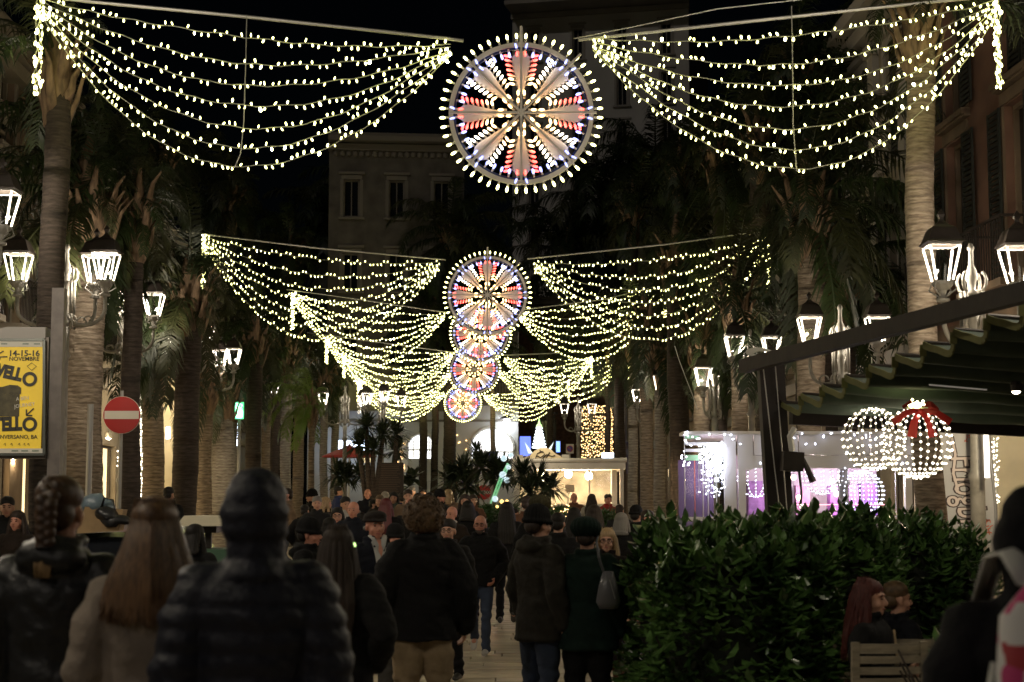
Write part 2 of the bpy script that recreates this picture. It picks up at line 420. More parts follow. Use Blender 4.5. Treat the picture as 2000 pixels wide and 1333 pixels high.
f.box((c, -.42, top+.98), (L-.1, .06, .05)); f.build('balcony_railing', DARKM, cafe, world=False)
f = MB(); rr = random.Random(5)
for i in range(150):
    px = rr.choice([rr.uniform(885, 1008), rr.uniform(775, 812), rr.uniform(835, 845)]); py = rr.uniform(835, 925)
    q = P(px, py, 80)
    if any(abs(q.x-ax) < r_+.15 for ax, r_, zt in arches): continue
    f.octa((q.x, -.23, q.z-gz(80)), .028)
f.build('fairy_light', GBULB, cafe, world=False, kind='stuff')
q = P(990, 826, 79.2); wl = thing('wall_lamp', 'white bell lamp on the cafe wall right of the arch', 'wall lamp', q)
MB().lathe([(.05, .42), (.09, .35), (.34, .22), (.36, .19), (.12, .17)][::-1], q, 16).build('shade', DARKM, wl)
MB().lathe([(.03, -.38), (.16, -.25), (.2, -.05), (.12, .16)], q, 14).build('globe', glow('cool_globe', (.9, .95, 1), 9), wl)
MB().tube([q+Vector((0, 0, .42)), q+Vector((0, .1, .55)), q+Vector((0, .62, .5))], .03, 6).build('bracket', DARKM, wl)
# brown brick building right of the cafe
building('dark brown house with lit upper windows right of the cafe', AF, (X(1215, 86), 86, gz(80)), 5.4, 12, mat('brown_brick', (.13, .065, .04), .9, noise_=.5, scale=6), DARKM, 2, 1.9, (.9, 1.5), groundh=3.9, seed=21, lit=LITW, railing=False, litshop=glowtex('blue_shop', (.15, .25, .9), (.01, .01, .06), .9, 2))
# ------------------------------------------------------------------ palms
def frond_mesh(L, e0, droop, seed, nst=34, ll=.55):
    rr = random.Random(seed); m = MB(); pts = []; p = Vector((0,0,0)); e = e0; ds = L/16
    for i in range(17):
        pts.append(p.copy()); p = p+Vector((cos(e), 0, sin(e)))*ds; e -= droop/16*(.5+1.1*i/16)
    m.tube(pts, [.03*(1-i/17)+.005 for i in range(17)], 5)
    for k in range(nst):
        t = .14+.86*k/(nst-1); f = t*16; i = min(15, int(f)); q = pts[i].lerp(pts[i+1], f-i)
        d = (pts[i+1]-pts[i]).normalized()
        for s_ in (-1, 1):
            for rep in range(1 if k % 2 else 2):
                l = ll*(.55+.7*sin(pi*min(1, t*.9+.05)))*rr.uniform(.75, 1.1)
                side = Vector((0, s_, 0)); dd = (d*.55+side*rr.uniform(.5, .95)+Vector((0, 0, rr.uniform(-.5, .15)))).normalized()
                a = q; b = q+dd*l*.5; dd2 = (dd*.7+Vector((0, 0, -rr.uniform(.5, 1.1)))).normalized(); c_ = b+dd2*l*.55
                wv = d.cross(dd).cross(dd).normalized()*.021
                m.add([a-wv*.7, a+wv*.7, b+wv, b-wv, c_], [(0,1,2,3), (3,2,4)])
    return m.mesh('frond')
FM = [frond_mesh(3.0, 1.25, 1.9, 1), frond_mesh(3.2, .85, 2.1, 2), frond_mesh(3.1, .45, 2.0, 3), frond_mesh(2.9, .05, 1.7, 4), frond_mesh(2.6, -.45, 1.2, 5), frond_mesh(2.5, -1.0, .6, 6)]
CL = [0]
def palm(px, w, D, yb, label, bark=0, nf=30, scale=None, bend=0, boots=True, green=None, bulge=0, group='palms lining the street', lowcut=None):
    base = Vector((X(px, D), D, gz(D)-.05)); topz = P(px, yb, D).z; r_ = w/FPX*D/2; H = topz-base.z
    root = thing('palm_tree', label, 'palm tree', base, 0, group); rr = random.Random(int(px*7+D))
    m = MB(); pts = []; rad = []; n = max(12, int(H/.16)); ph = rr.uniform(0, 6)
    for i in range(n*2+1):
        t = i/(n*2); z = H*t
        pts.append((bend*sin(pi*t*.9)+.03*sin(z*.7+ph)+.012*sin(z*2.3+ph*2), .03*cos(z*.9+ph), z+(rr.uniform(-.05, .05) if 0 < i < n*2 else 0)))
        k = 1+.22*max(0, 1-z/.9)**2-.10*t+bulge*math.exp(-((t-.35)/.2)**2)+rr.choice([.03, .015, -.015, 0, -.005])+rr.uniform(-.012, .012)
        rad.append(r_*k)
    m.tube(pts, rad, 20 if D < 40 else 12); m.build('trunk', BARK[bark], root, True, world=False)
    T = Vector((bend*sin(pi*.9), 0, H)); s = scale or min(1.25, max(.6, r_/.25))
    if boots:
        nb = 14
        for k in range(nb):
            a = k*2.4+rr.uniform(-.2, .2); z0 = -.35+.75*k/nb; l = rr.uniform(.5, .95)*s
            ca = Vector((cos(a), sin(a), 0)); m = MB(); rb = r_*.9
            p0 = T+ca*rb*.8+Vector((0, 0, z0)); p1 = T+ca*(rb*1.25+.05)+Vector((0, 0, z0+l*.4)); p2 = T+ca*(rb*1.3+.15*l)+Vector((0, 0, z0+l*.8)); p3 = T+ca*(rb*1.3+.36*l)+Vector((0, 0, z0+l*1.05))
            m.tube([p0, p1, p2, p3], [(.10*s, .05), (.085*s, .035), (.055*s, .022), (.02*s, .01)], 7, flat=ca.cross(Vector((0,0,1)))); m.build('leaf_base', BOOT, root, True, world=False)
        m = MB(); m.lathe([(r_*.9, -.4), (r_*1.12, .0), (r_*.95, .5), (r_*.5, 1.1*s), (.03, 1.5*s)], T, 14); m.build('crown_shaft', BOOT, root, True, world=False)
    C = T+Vector((0, 0, .75*s))
    for k in range(nf):
        t = k/nf; idx = min(5, int(t*6*.999)) if nf > 18 else min(2, int(t*3)); a = k*2.39996+rr.uniform(-.25, .25)
        mt = green or FROND[1 if rr.random() < .35 else 0]
        inn = 1 if px < 960 else -1; tr = 1-.74*max(0, inn*cos(a))**.6 if D < 77 and w > 12 else 1
        place('frond', FM[idx], root, mt, C+Vector((cos(a), sin(a), 0))*.08+Vector((0, 0, (1-t)*.35*s-.25*s)), (rr.uniform(-.15, .15), rr.uniform(-.12, .12), a), s*tr*(.85 if D < 78 else 1)*rr.uniform(.85, 1.1))
    return root
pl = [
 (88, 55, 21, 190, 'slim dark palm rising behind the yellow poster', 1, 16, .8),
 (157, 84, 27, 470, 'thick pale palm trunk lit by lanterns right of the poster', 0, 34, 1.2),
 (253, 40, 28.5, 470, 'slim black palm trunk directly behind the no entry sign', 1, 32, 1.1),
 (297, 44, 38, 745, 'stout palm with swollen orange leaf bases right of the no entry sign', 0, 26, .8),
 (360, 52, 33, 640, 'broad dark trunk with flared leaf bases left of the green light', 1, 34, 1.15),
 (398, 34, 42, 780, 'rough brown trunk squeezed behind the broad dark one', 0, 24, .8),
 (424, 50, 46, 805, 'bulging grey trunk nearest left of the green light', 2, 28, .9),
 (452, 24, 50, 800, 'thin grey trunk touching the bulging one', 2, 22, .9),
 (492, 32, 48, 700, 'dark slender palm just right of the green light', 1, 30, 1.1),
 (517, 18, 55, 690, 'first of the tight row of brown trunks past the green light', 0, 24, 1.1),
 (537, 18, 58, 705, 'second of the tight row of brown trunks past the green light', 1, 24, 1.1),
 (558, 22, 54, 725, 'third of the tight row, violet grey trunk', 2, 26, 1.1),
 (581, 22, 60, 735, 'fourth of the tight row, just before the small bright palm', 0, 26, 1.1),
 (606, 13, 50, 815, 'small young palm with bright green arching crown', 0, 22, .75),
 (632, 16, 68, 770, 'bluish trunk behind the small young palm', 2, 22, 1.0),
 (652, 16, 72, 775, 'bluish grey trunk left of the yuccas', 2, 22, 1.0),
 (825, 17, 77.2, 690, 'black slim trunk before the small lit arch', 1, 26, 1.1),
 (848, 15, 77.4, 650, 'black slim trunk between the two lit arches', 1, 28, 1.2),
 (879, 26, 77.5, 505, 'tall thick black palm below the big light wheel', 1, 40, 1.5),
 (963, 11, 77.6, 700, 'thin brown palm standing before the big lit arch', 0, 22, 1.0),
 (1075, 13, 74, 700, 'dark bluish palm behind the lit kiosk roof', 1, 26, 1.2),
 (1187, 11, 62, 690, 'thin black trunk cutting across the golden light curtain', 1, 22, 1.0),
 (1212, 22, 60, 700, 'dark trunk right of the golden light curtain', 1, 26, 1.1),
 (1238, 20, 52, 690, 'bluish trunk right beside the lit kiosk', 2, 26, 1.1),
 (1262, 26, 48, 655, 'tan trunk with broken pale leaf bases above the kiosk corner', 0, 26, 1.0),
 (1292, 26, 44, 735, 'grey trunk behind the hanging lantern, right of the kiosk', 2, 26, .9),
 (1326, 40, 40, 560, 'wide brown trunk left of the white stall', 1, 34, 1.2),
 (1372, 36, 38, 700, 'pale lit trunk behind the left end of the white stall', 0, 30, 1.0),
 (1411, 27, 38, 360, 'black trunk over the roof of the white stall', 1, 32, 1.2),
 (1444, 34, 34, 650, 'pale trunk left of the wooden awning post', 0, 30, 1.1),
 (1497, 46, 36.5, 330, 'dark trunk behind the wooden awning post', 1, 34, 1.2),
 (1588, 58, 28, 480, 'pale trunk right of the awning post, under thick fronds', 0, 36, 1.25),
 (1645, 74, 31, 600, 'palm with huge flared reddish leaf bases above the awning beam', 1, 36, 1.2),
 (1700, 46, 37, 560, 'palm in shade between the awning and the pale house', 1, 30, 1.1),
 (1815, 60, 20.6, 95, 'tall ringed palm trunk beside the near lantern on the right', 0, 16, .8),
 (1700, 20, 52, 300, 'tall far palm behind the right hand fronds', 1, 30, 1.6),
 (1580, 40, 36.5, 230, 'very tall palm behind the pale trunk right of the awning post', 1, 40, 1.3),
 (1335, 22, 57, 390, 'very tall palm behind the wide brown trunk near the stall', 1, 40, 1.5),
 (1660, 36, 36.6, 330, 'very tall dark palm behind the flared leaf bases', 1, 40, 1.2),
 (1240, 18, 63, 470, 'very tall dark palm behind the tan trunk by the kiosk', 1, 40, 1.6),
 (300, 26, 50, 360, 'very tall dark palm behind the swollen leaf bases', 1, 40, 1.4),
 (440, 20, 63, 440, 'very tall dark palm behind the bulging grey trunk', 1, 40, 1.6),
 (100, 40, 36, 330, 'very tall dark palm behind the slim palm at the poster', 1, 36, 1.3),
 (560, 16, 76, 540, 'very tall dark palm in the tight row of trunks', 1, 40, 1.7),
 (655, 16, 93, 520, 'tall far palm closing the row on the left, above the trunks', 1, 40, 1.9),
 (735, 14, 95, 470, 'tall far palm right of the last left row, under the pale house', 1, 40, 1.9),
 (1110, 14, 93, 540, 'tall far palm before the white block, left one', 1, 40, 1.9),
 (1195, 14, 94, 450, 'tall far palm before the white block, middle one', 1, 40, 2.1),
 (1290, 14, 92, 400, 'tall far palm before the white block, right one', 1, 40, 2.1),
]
for a in pl:
    px, w, D, yb, lab, bk, nf, s = a
    palm(px, w, D, yb, lab, bk, nf, s, bend=(.15 if px in (424,) else 0), bulge=.22 if px == 424 else 0, green=(mat('frond_bright', (.12, .19, .03), .5) if px == 606 else None))
# yuccas, agaves and fan palms round the square
def blades(m, c, n, L, w, spread=(0, pi), rr=None, droop=.3, squash=1):
    rr = rr or random; c = Vector(c)
    for k in range(n):
        a = rr.uniform(0, 2*pi); e = rr.uniform(-.5, 1.35); d = Vector((cos(a)*cos(e), sin(a)*cos(e), sin(e)*squash))
        l = L*rr.uniform(.7, 1.1); sd = d.cross(Vector((0, 0, 1)));
        sd = sd.normalized()*w if sd.length > .01 else Vector((w, 0, 0))
        b = c+d*l*.55; t = c+d*l+Vector((0, 0, -droop*l*rr.uniform(.2, 1)))
        m.add([c-sd*.4, c+sd*.4, b+sd, b-sd, t], [(0,1,2,3), (3,2,4)])
YG = mat('yucca_leaf', (.03, .045, .02), .5, noise_=.4, scale=3); AG = mat('agave_leaf', (.06, .09, .07), .45)
rr = random.Random(11)
def yucca(name, label, cat, px, heads, D, L, w=.03, n=110, stem=True, mt=None, group=None):
    b = Vector((X(px, D), D, gz(D))); root = thing(name, label, cat, b, 0, group)
    for hx, hy in heads:
        q = P(hx, hy, D)+Vector((0, rr.uniform(-.3, .3), 0))
        if stem: MB().tube([b+Vector((rr.uniform(-.1, .1), 0, 0)), b.lerp(q, .5)+Vector((rr.uniform(-.1, .1), 0, 0)), q], [.09, .07, .06], 8).build('stem', BARK[1], root)
        m = MB(); blades(m, q, n, L, w, rr=rr); m.build('leaf_rosette', mt or YG, root, kind='stuff')
yucca('yucca', 'branching yucca with spiky heads left of the dark notice board', 'yucca', 715, [(715, 835), (748, 850), (728, 878), (700, 870)], 44, .62, .03, 150)
yucca('yucca', 'single headed yucca leaning over the dark notice board', 'yucca', 760, [(775, 850), (772, 880)], 46, .62, .03, 150)
yucca('yucca', 'small yucca in front of the big lit arch', 'yucca', 932, [(930, 882)], 60, .6, .03, 80)
yucca('agave', 'dark agave clump at the foot of the tall black palm', 'agave', 905, [(905, 925), (880, 940), (915, 950)], 52, .9, .05, 120, False)
yucca('agave', 'wide dark agave clump left of the small no entry sign', 'agave', 960, [(940, 915), (965, 925), (985, 935)], 50, .9, .05, 120, False)
yucca('fan_palm', 'low bushy fan palm beside the trunks on the left', 'fan palm', 690, [(680, 935), (705, 930), (660, 930)], 48, .75, .03, 150, False)
yucca('fan_palm', 'broad dark fan palm overhanging the left end of the lit kiosk', 'fan palm', 1040, [(1020, 930), (1050, 940), (1075, 955), (1035, 965)], 34.5, .62, .022, 190, False)
yucca('banana_plant', 'broad leaved plant silhouetted beside the notice board', 'plant', 808, [(808, 935), (800, 950)], 46, .6, .09, 22, False)
# clipped low hedges at mid distance
def lowbush(label, px0, px1, D, ytop, n, mt):
    root = thing('bush', label, 'bush', (X((px0+px1)/2, D), D, gz(D))); m = MB()
    for i in range(n):
        x = rr.uniform(X(px0, D), X(px1, D)); z = gz(D)+abs(rr.gauss(0, .0))+rr.random()**.7*(P(px0, ytop+rr.uniform(0, 8), D).z-gz(D)); y = D+rr.uniform(-.35, .35)
        d = Vector((rr.uniform(-1, 1), rr.uniform(-1, 1), rr.uniform(-.3, 1))).normalized()*.07; s_ = d.orthogonal().normalized()*.025
        c = Vector((x, y, z)); m.add([c-s_, c+s_, c+d*2], [(0,1,2)])
    m.build('foliage', mt, root, kind='stuff')
    m = MB()
    for i in range(7): x = X(px0, D)+(i+.5)/7*(X(px1, D)-X(px0, D)); m.tube([(x, D, gz(D)), (x+.1, D, gz(D)+.7)], .03, 6)
    m.build('stem', BARK[1], root)
    return root
LEAFG = mat('hedge_leaf', (.035, .085, .02), .32, noise_=.5, scale=4, c2=(.018, .045, .012))
lowbush('low leafy bush under the small no entry sign', 940, 1010, 36, 985, 2600, LEAFG)
lb = lowbush('low bush strung with tiny gold lights below the kiosk window', 1060, 1115, 33, 990, 1800, LEAFG)
m = MB()
for i in range(60): m.octa(P(rr.uniform(1055, 1115), rr.uniform(985, 1025), 32.6), .012)
m.build('fairy_light', GBULB, lb, kind='stuff')
lowbush('leafy potted bush at the right end of the kiosk counter', 1172, 1200, 33, 995, 900, LEAFG)
# ------------------------------------------------------------------ near hedge with separate leaves
def leafmesh(s=1):
    m = MB(); L = .090*s; w = .025*s
    m.add([(0,0,0), (L*.3,w,.008), (L*.7,w*.85,.004), (L,0,-.012), (L*.7,-w*.85,.004), (L*.3,-w,.008), (L*.35,0,-.004), (L*.7,0,-.008)],
          [(0,6,1), (1,6,7,2), (2,7,3), (0,5,6), (5,4,7,6), (4,3,7)])
    return m.mesh('leaf')
LEAFN = mat('laurel_leaf', (.12, .24, .06), .30, noise_=.6, scale=3.5, c2=(.016, .04, .010), spec=.6)
LM = leafmesh(); lv = [v.co.copy() for v in LM.vertices]; lf = [tuple(p.vertices) for p in LM.polygons]
def hedge(label, blobs, seed, n, ntop, D0, px=(0, 0)):
    "blobs: ellipsoids (centre, radii); the leaves fill their outer shell"
    rr = random.Random(seed); c0 = Vector(blobs[0][0]); root = thing('hedge', label, 'hedge', (c0.x, c0.y, 0)); m = MB(); k = 0; tops = []
    vol = [b[1][0]*b[1][2]+b[1][1]*b[1][2] for b in blobs]; tot = sum(vol)
    for (c, r_), v in zip(blobs, vol):
        c = Vector(c)
        for i in range(int(n*v/tot)):
            a = rr.uniform(0, 2*pi); u = rr.uniform(-.85, 1); s_ = sqrt(1-u*u)
            nn = Vector((cos(a)*s_, sin(a)*s_, u)); q = nn
            pw = .72; q = Vector((math.copysign(abs(nn.x)**pw, nn.x), math.copysign(abs(nn.y)**pw, nn.y), math.copysign(abs(nn.z)**pw, nn.z)))
            bump = 1.04+.24*noise.noise(Vector((nn.x*2.3+c.x, nn.y*2.3, nn.z*2.3+c.z))*1.5)
            d_ = rr.uniform(.82, 1.02)*bump; p = c+Vector((q.x*r_[0], q.y*r_[1], q.z*r_[2]))*d_
            if p.z < .15: continue
            ax = (nn*.45+Vector((rr.uniform(-1, 1), rr.uniform(-1, 1), rr.uniform(-.5, .55)))).normalized()
            if nn.z > .6 and rr.random() < .35: ax = Vector((rr.uniform(-1, 1), rr.uniform(-1, 1), .8)).normalized(); p.z += rr.uniform(0, .06)
            y_ = ax.cross(Vector((rr.uniform(-.3, .3), rr.uniform(-.3, .3), 1))).normalized(); z_ = ax.cross(y_); Mt = Matrix((ax, y_, z_)).transposed(); sz = rr.choice([.6, .8, 1, 1.1, 1.45])*rr.uniform(.85, 1.15)
            if nn.z > .75 and len(tops) < ntop and p.y < c.y+.3: tops.append((p, Mt, sz)); continue
            m.add([p+Mt @ (v_*sz) for v_ in lv], lf)
    m.build('foliage', LEAFN, root, kind='stuff')
    for p, Mt, sz in tops: place('leaf', LM, root, LEAFN, p-root.location, Mt.to_euler(), sz*1.1)
    m = MB()
    for c, r_ in blobs:
        for t in (-.5, 0, .5):
            x = c[0]+t*r_[0]; m.tube([(x, c[1], 0), (x+.05, c[1], c[2]*.7), (x-.05, c[1]+.05, c[2]+.4*r_[2])], [.035, .025, .01], 6)
            for k in range(4): m.tube([(x, c[1], c[2]*.5), (x+rr.uniform(-.4, .4), c[1]+rr.uniform(-.3, .3), c[2]+rr.uniform(0, .4))], [.015, .006], 5)
    m.build('branch', BARK[1], root)
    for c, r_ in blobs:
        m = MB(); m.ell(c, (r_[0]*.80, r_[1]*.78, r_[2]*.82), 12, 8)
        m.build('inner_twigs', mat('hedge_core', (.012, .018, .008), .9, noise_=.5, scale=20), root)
    return root
def HB(px0, px1, D, ytop, dep=.5, zlow=.1):
    x0, x1 = X(px0, D), X(px1, D); zt = P(px0, ytop, D).z
    return (((x0+x1)/2, D, (zt+zlow)/2), ((x1-x0)/2, dep, (zt-zlow)/2))
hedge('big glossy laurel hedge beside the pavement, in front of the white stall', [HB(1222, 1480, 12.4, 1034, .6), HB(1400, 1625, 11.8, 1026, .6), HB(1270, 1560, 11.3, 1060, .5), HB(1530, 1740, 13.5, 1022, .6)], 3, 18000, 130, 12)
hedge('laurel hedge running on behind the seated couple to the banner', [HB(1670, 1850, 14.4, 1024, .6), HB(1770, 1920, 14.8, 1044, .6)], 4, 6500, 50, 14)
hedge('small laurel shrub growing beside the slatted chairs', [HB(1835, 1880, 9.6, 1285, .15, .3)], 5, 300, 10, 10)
# ------------------------------------------------------------------ lamp posts with lanterns
def lantern(parent, c, s=1, lamp=True, power=22, col_=(1, .86, .66), bars=4):
    "c: bottom of the glass body, in the parent's frame"
    c = Vector(c); root = MB(); r0, r1, h = .115*s, .205*s, .43*s
    root.lathe([(.03*s, -.24*s), (.075*s, -.23*s), (.08*s, -.2*s), (.03*s, -.17*s), (.05*s, -.1*s), (.10*s, -.06*s), (r0*1.1, -.03*s), (r0*1.15, 0)], c, 12)
    cs = [(cos(a), sin(a)) for a in (pi/4, 3*pi/4, 5*pi/4, 7*pi/4)]
    for z, r_ in ((0, r0), (h, r1)):
        for k in range(4):
            a, b = cs[k], cs[(k+1) % 4]; root.bar(c+Vector((a[0]*r_*1.25, a[1]*r_*1.25, z)), c+Vector((b[0]*r_*1.25, b[1]*r_*1.25, z)), .018*s)
    for k in range(4):
        a = cs[k]; root.tube([c+Vector((a[0]*.05*s, a[1]*.05*s, -.17*s)), c+Vector((a[0]*r0*1.6, a[1]*r0*1.6, -.09*s)), c+Vector((a[0]*r0*1.25, a[1]*r0*1.25, 0))], .01*s, 5)
    lo = root.build('lantern', FRAMEM, parent, world=False)
    m = MB(); q = sqrt(2)
    m.lathe([(r1*1.32, 0), (r1*1.5, .015*s), (r1*1.35, .04*s), (r1*1.02, .17*s), (r1*.9, .2*s), (r1*.45, .24*s), (.035*s, .29*s), (.03*s, .32*s), (.06*s, .36*s), (.03*s, .4*s), (.005, .43*s)], c+Vector((0, 0, h+.01*s)), 4, rot=pi/4)
    m.build('roof', DARKM, lo, world=False)
    for k in range(4):
        a = cs[k]; m = MB(); m.bar(c+Vector((a[0]*r0*1.2, a[1]*r0*1.2, .02*s)), c+Vector((a[0]*r1*1.2, a[1]*r1*1.2, h-.02*s)), .019*s, .019*s); m.build('light_strip', LANT, lo, world=False)
    for k in range(4):
        a, b = cs[k], cs[(k+1) % 4]; m = MB(); e = 1.23
        m.add([c+Vector((a[0]*r0*e, a[1]*r0*e, .01)), c+Vector((b[0]*r0*e, b[1]*r0*e, .01)), c+Vector((b[0]*r1*e, b[1]*r1*e, h-.01)), c+Vector((a[0]*r1*e, a[1]*r1*e, h-.01))], [(0,1,2,3)])
        m.build('pane', PANE, lo, world=False)
    if lamp:
        l = bpy.data.lights.new('lantern_bulb', 'POINT'); l.energy = power; l.color = col_; l.shadow_soft_size = .03
        ob = bpy.data.objects.new('lantern_bulb', l); col.objects.link(ob); ob.parent = lo; ob.location = c+Vector((0, 0, h*.5))
def lamp_post(px, D, arms, zl, label, s=1, top=True, pole=True, power=22, armr=.72):
    base = Vector((X(px, D), D, gz(D))); root = thing('lamp_post', label, 'lamp post', base, 0, 'ornate white lamp posts'); z = zl-base.z
    m = MB(); m.lathe([(.22, 0), (.24, .1), (.2, .3), (.13, .42), (.15, .5), (.09, .62), (.085, 2.0), (.11, 2.05), (.075, 2.12), (.06, z-1.0), (.1, z-.95), (.06, z-.88), (.07, z-.5)], (0, 0, 0), 14)
    m.build('pole', LAMPW, root, True, world=False)
    m = MB(); m.lathe([(.045, -.5), (.075, -.42), (.045, -.36), (.05, -.1), (.075, -.05), (.05, 0), (.045, .12), (.075, .17), (.08, .20), (.05, .23), (.055, .32), (.08, .38), (.065, .44), (.035, .52), (.028, .68), (.045, .72), (.02, .78)], (0, 0, z), 12)
    for k in range(4):
        a = k*pi/2+pi/4; d = Vector((cos(a), sin(a), 0))
        for zz, f in ((.2, 1), (-.3, -1)):
            pts = [Vector((0, 0, z+zz))+d*(.10+.09*sin(t*.9)*1)+Vector((0, 0, f*(.12-.12*cos(t*.9)))) for t in [i*.5 for i in range(7)]]
            m.tube(pts, .02, 6)
        m.tube([Vector((0, 0, z-.3))+d*.14, Vector((0, 0, z+.2))+d*.14], .025, 6)
    m.build('finial', LAMPW, root, True, world=False)
    for (a, rad, dz) in arms:
        d = Vector((cos(a), sin(a), 0)); m = MB(); rad *= armr/.72
        pts = [Vector((0, 0, z-.05))+d*.06]+[Vector((0, 0, z-.22))+d*(rad*.5+rad*.5*sin(t-pi/2))+Vector((0, 0, -.26*sin(t)+dz*t/pi)) for t in [pi*i/10 for i in range(11)]]
        pts.append(pts[-1]+Vector((0, 0, .18)))
        m.tube(pts, [.03]*len(pts), 7); e = pts[-1]
        sc_ = [pts[7]+d*(-.05-.07*cos(t))+Vector((0, 0, .06+.07*sin(t)))for t in [i*.6 for i in range(8)]]; m.tube(sc_, .014, 5)
        m.build('arm', LAMPW, root, True, world=False); lantern(root, e+Vector((0, 0, .24*s)), s, power=power)
    return root
A = pi
lamp_post(-112, 20, [(0, .6, 0)], 4.95, 'lamp post mostly outside the left edge, its lantern above the brown house', 1.0)
lamp_post(118, 25, [(A, .75, 0), (.5, .45, 0), (-.1, .62, 0)], 4.95, 'lamp post with twin lanterns before the thick pale trunk', 1.0, power=30)
lamp_post(236, 31, [(A, .5, 0), (-.1, .55, 0), (-1.2, .5, 0)], 5.1, 'lamp post half hidden by the slim black trunk', 1.0)
lamp_post(345, 37, [(0, .58, 0), (2.0, .5, 0)], 5.15, 'lamp post with scrolls showing left of the broad dark trunk', 1.0)
lamp_post(405, 42, [(.2, .6, 0), (1.3, .6, 0)], 5.15, 'lamp post above the bulging grey trunk', .95)
lamp_post(508, 55, [(0, .4, 0)], 5.3, 'lamp post among the tight row of brown trunks', .9)
lamp_post(563, 62, [(.3, .4, 0), (2.8, .4, 0)], 5.2, 'lamp post left of the small bright palm', .9)
lamp_post(672, 52, [(A, .7, 0), (0, .7, 0)], 4.75, 'complete lamp post with two lanterns left of the yuccas', .85, power=14)
lamp_post(745, 56, [(A, .65, 0), (-.8, .1, .15), (0, .65, 0)], 4.9, 'lamp post with three lanterns above the yuccas', .9, power=14)
lamp_post(1910, 19, [(A, .34, .12), (0, .55, .1)], 4.0, 'nearest lamp post at the right before the pink house', 1.0, power=26)
lamp_post(1648, 25.5, [(A, .48, 0), (0, .58, 0)], 4.08, 'lamp post behind the awning beam', .92)
lamp_post(1470, 33, [(A+.1, .33, 0), (.4, .5, 0)], 4.5, 'lamp post with copper roofed lantern left of the awning beam', 1.0)
lamp_post(1398, 37, [(A, .25, 0)], 4.2, 'lamp post standing over the roof of the white stall', 1.0, power=26)
lamp_post(1312, 44, [(A, .3, 0), (1.2, .5, 0)], 4.6, 'lamp post half hidden behind the wide brown trunk', .95)
lamp_post(1266, 49, [(A, .3, 0)], 4.65, 'lamp post hugging the tan trunk near the kiosk', .85)
lamp_post(1130, 60, [(A, .5, 0), (0, .5, 0)], 4.9, 'lamp post beside the golden light curtain', .85, power=12)

for px_off, D_, lab in ((-6.1, 13.6, 'left, level with the hedge,'), (6.2, 12.6, 'right, behind the awning,'), (-5.2, 5.6, 'left'), (6.3, 7.5, 'right'), (-6, -4.5, 'left'), (6.3, -6.0, 'right')):   # the row goes on beside and behind the camera
    b_ = len(bpy.data.objects)
    base = Vector((px_off-.042*D_, D_, 0)); r0_ = lamp_post(1000, 30, [(A, .6, 0), (0, .6, 0), (pi/2, .5, 0)], 4.8, ('lamp post out of view on the %s %s the camera' % (lab, 'ahead of' if D_ > 0 else 'behind')), 1.0, power=(66, 48, 46, 26, 12, 8)[[13.6, 12.6, 5.6, 7.5, -4.5, -6.0].index(D_)]); r0_.location = base
b_lamp = lamp_post(1062, 93, [(A, .5, 0), (0, .5, 0), (pi/2, .5, 0)], 5.2, 'hidden lamp post added to light the tall white block', 1.0, power=320)  # unseen post, added only for its light on the block
# ------------------------------------------------------------------ light garlands
def strand_pts(A_, B_, sag, n, jit, rr):
    out = []
    for i in range(n+1):
        t = i/n; p = A_.lerp(B_, t); s_ = 4*t*(1-t)*sag*(1+.18*(.5-t)*1.2)
        out.append(p+Vector((0, jit*sin(t*9+sag*7), -s_+.012*sin(i*1.7+sag*5))))
    return out
def bulbs_along(mb, mf, pts, sp, r_, L, rr, flare_share=.05, low=False):
    acc = rr.uniform(0, sp)
    for a, b in zip(pts[:-1], pts[1:]):
        d = b-a; l = d.length; d = d/l if l > 0 else Vector((1,0,0))
        while acc < l:
            p = a+d*acc
            up = 1 if rr.random() < .42 else -1
            dd = Vector((rr.uniform(-.35, .35)+.25*up*0, rr.uniform(-.7, .7), up))+d*rr.uniform(-.25, .55)
            f = rr.random() < flare_share
            if rr.random() < .04: acc += sp*rr.uniform(.6, 1.4); continue
            t = mf if f else mb
            if low: t.octa(p+dd.normalized()*L*.5, (r_*1.45)*(1.35 if f else 1))
            else: t.bulb(p+dd.normalized()*.015, dd, r_*(1.45 if f else 1)*rr.uniform(.72, 1.2), L*(1.15 if f else 1)*rr.uniform(.8, 1.15))
            acc += sp*rr.uniform(.75, 1.25)
        acc -= l
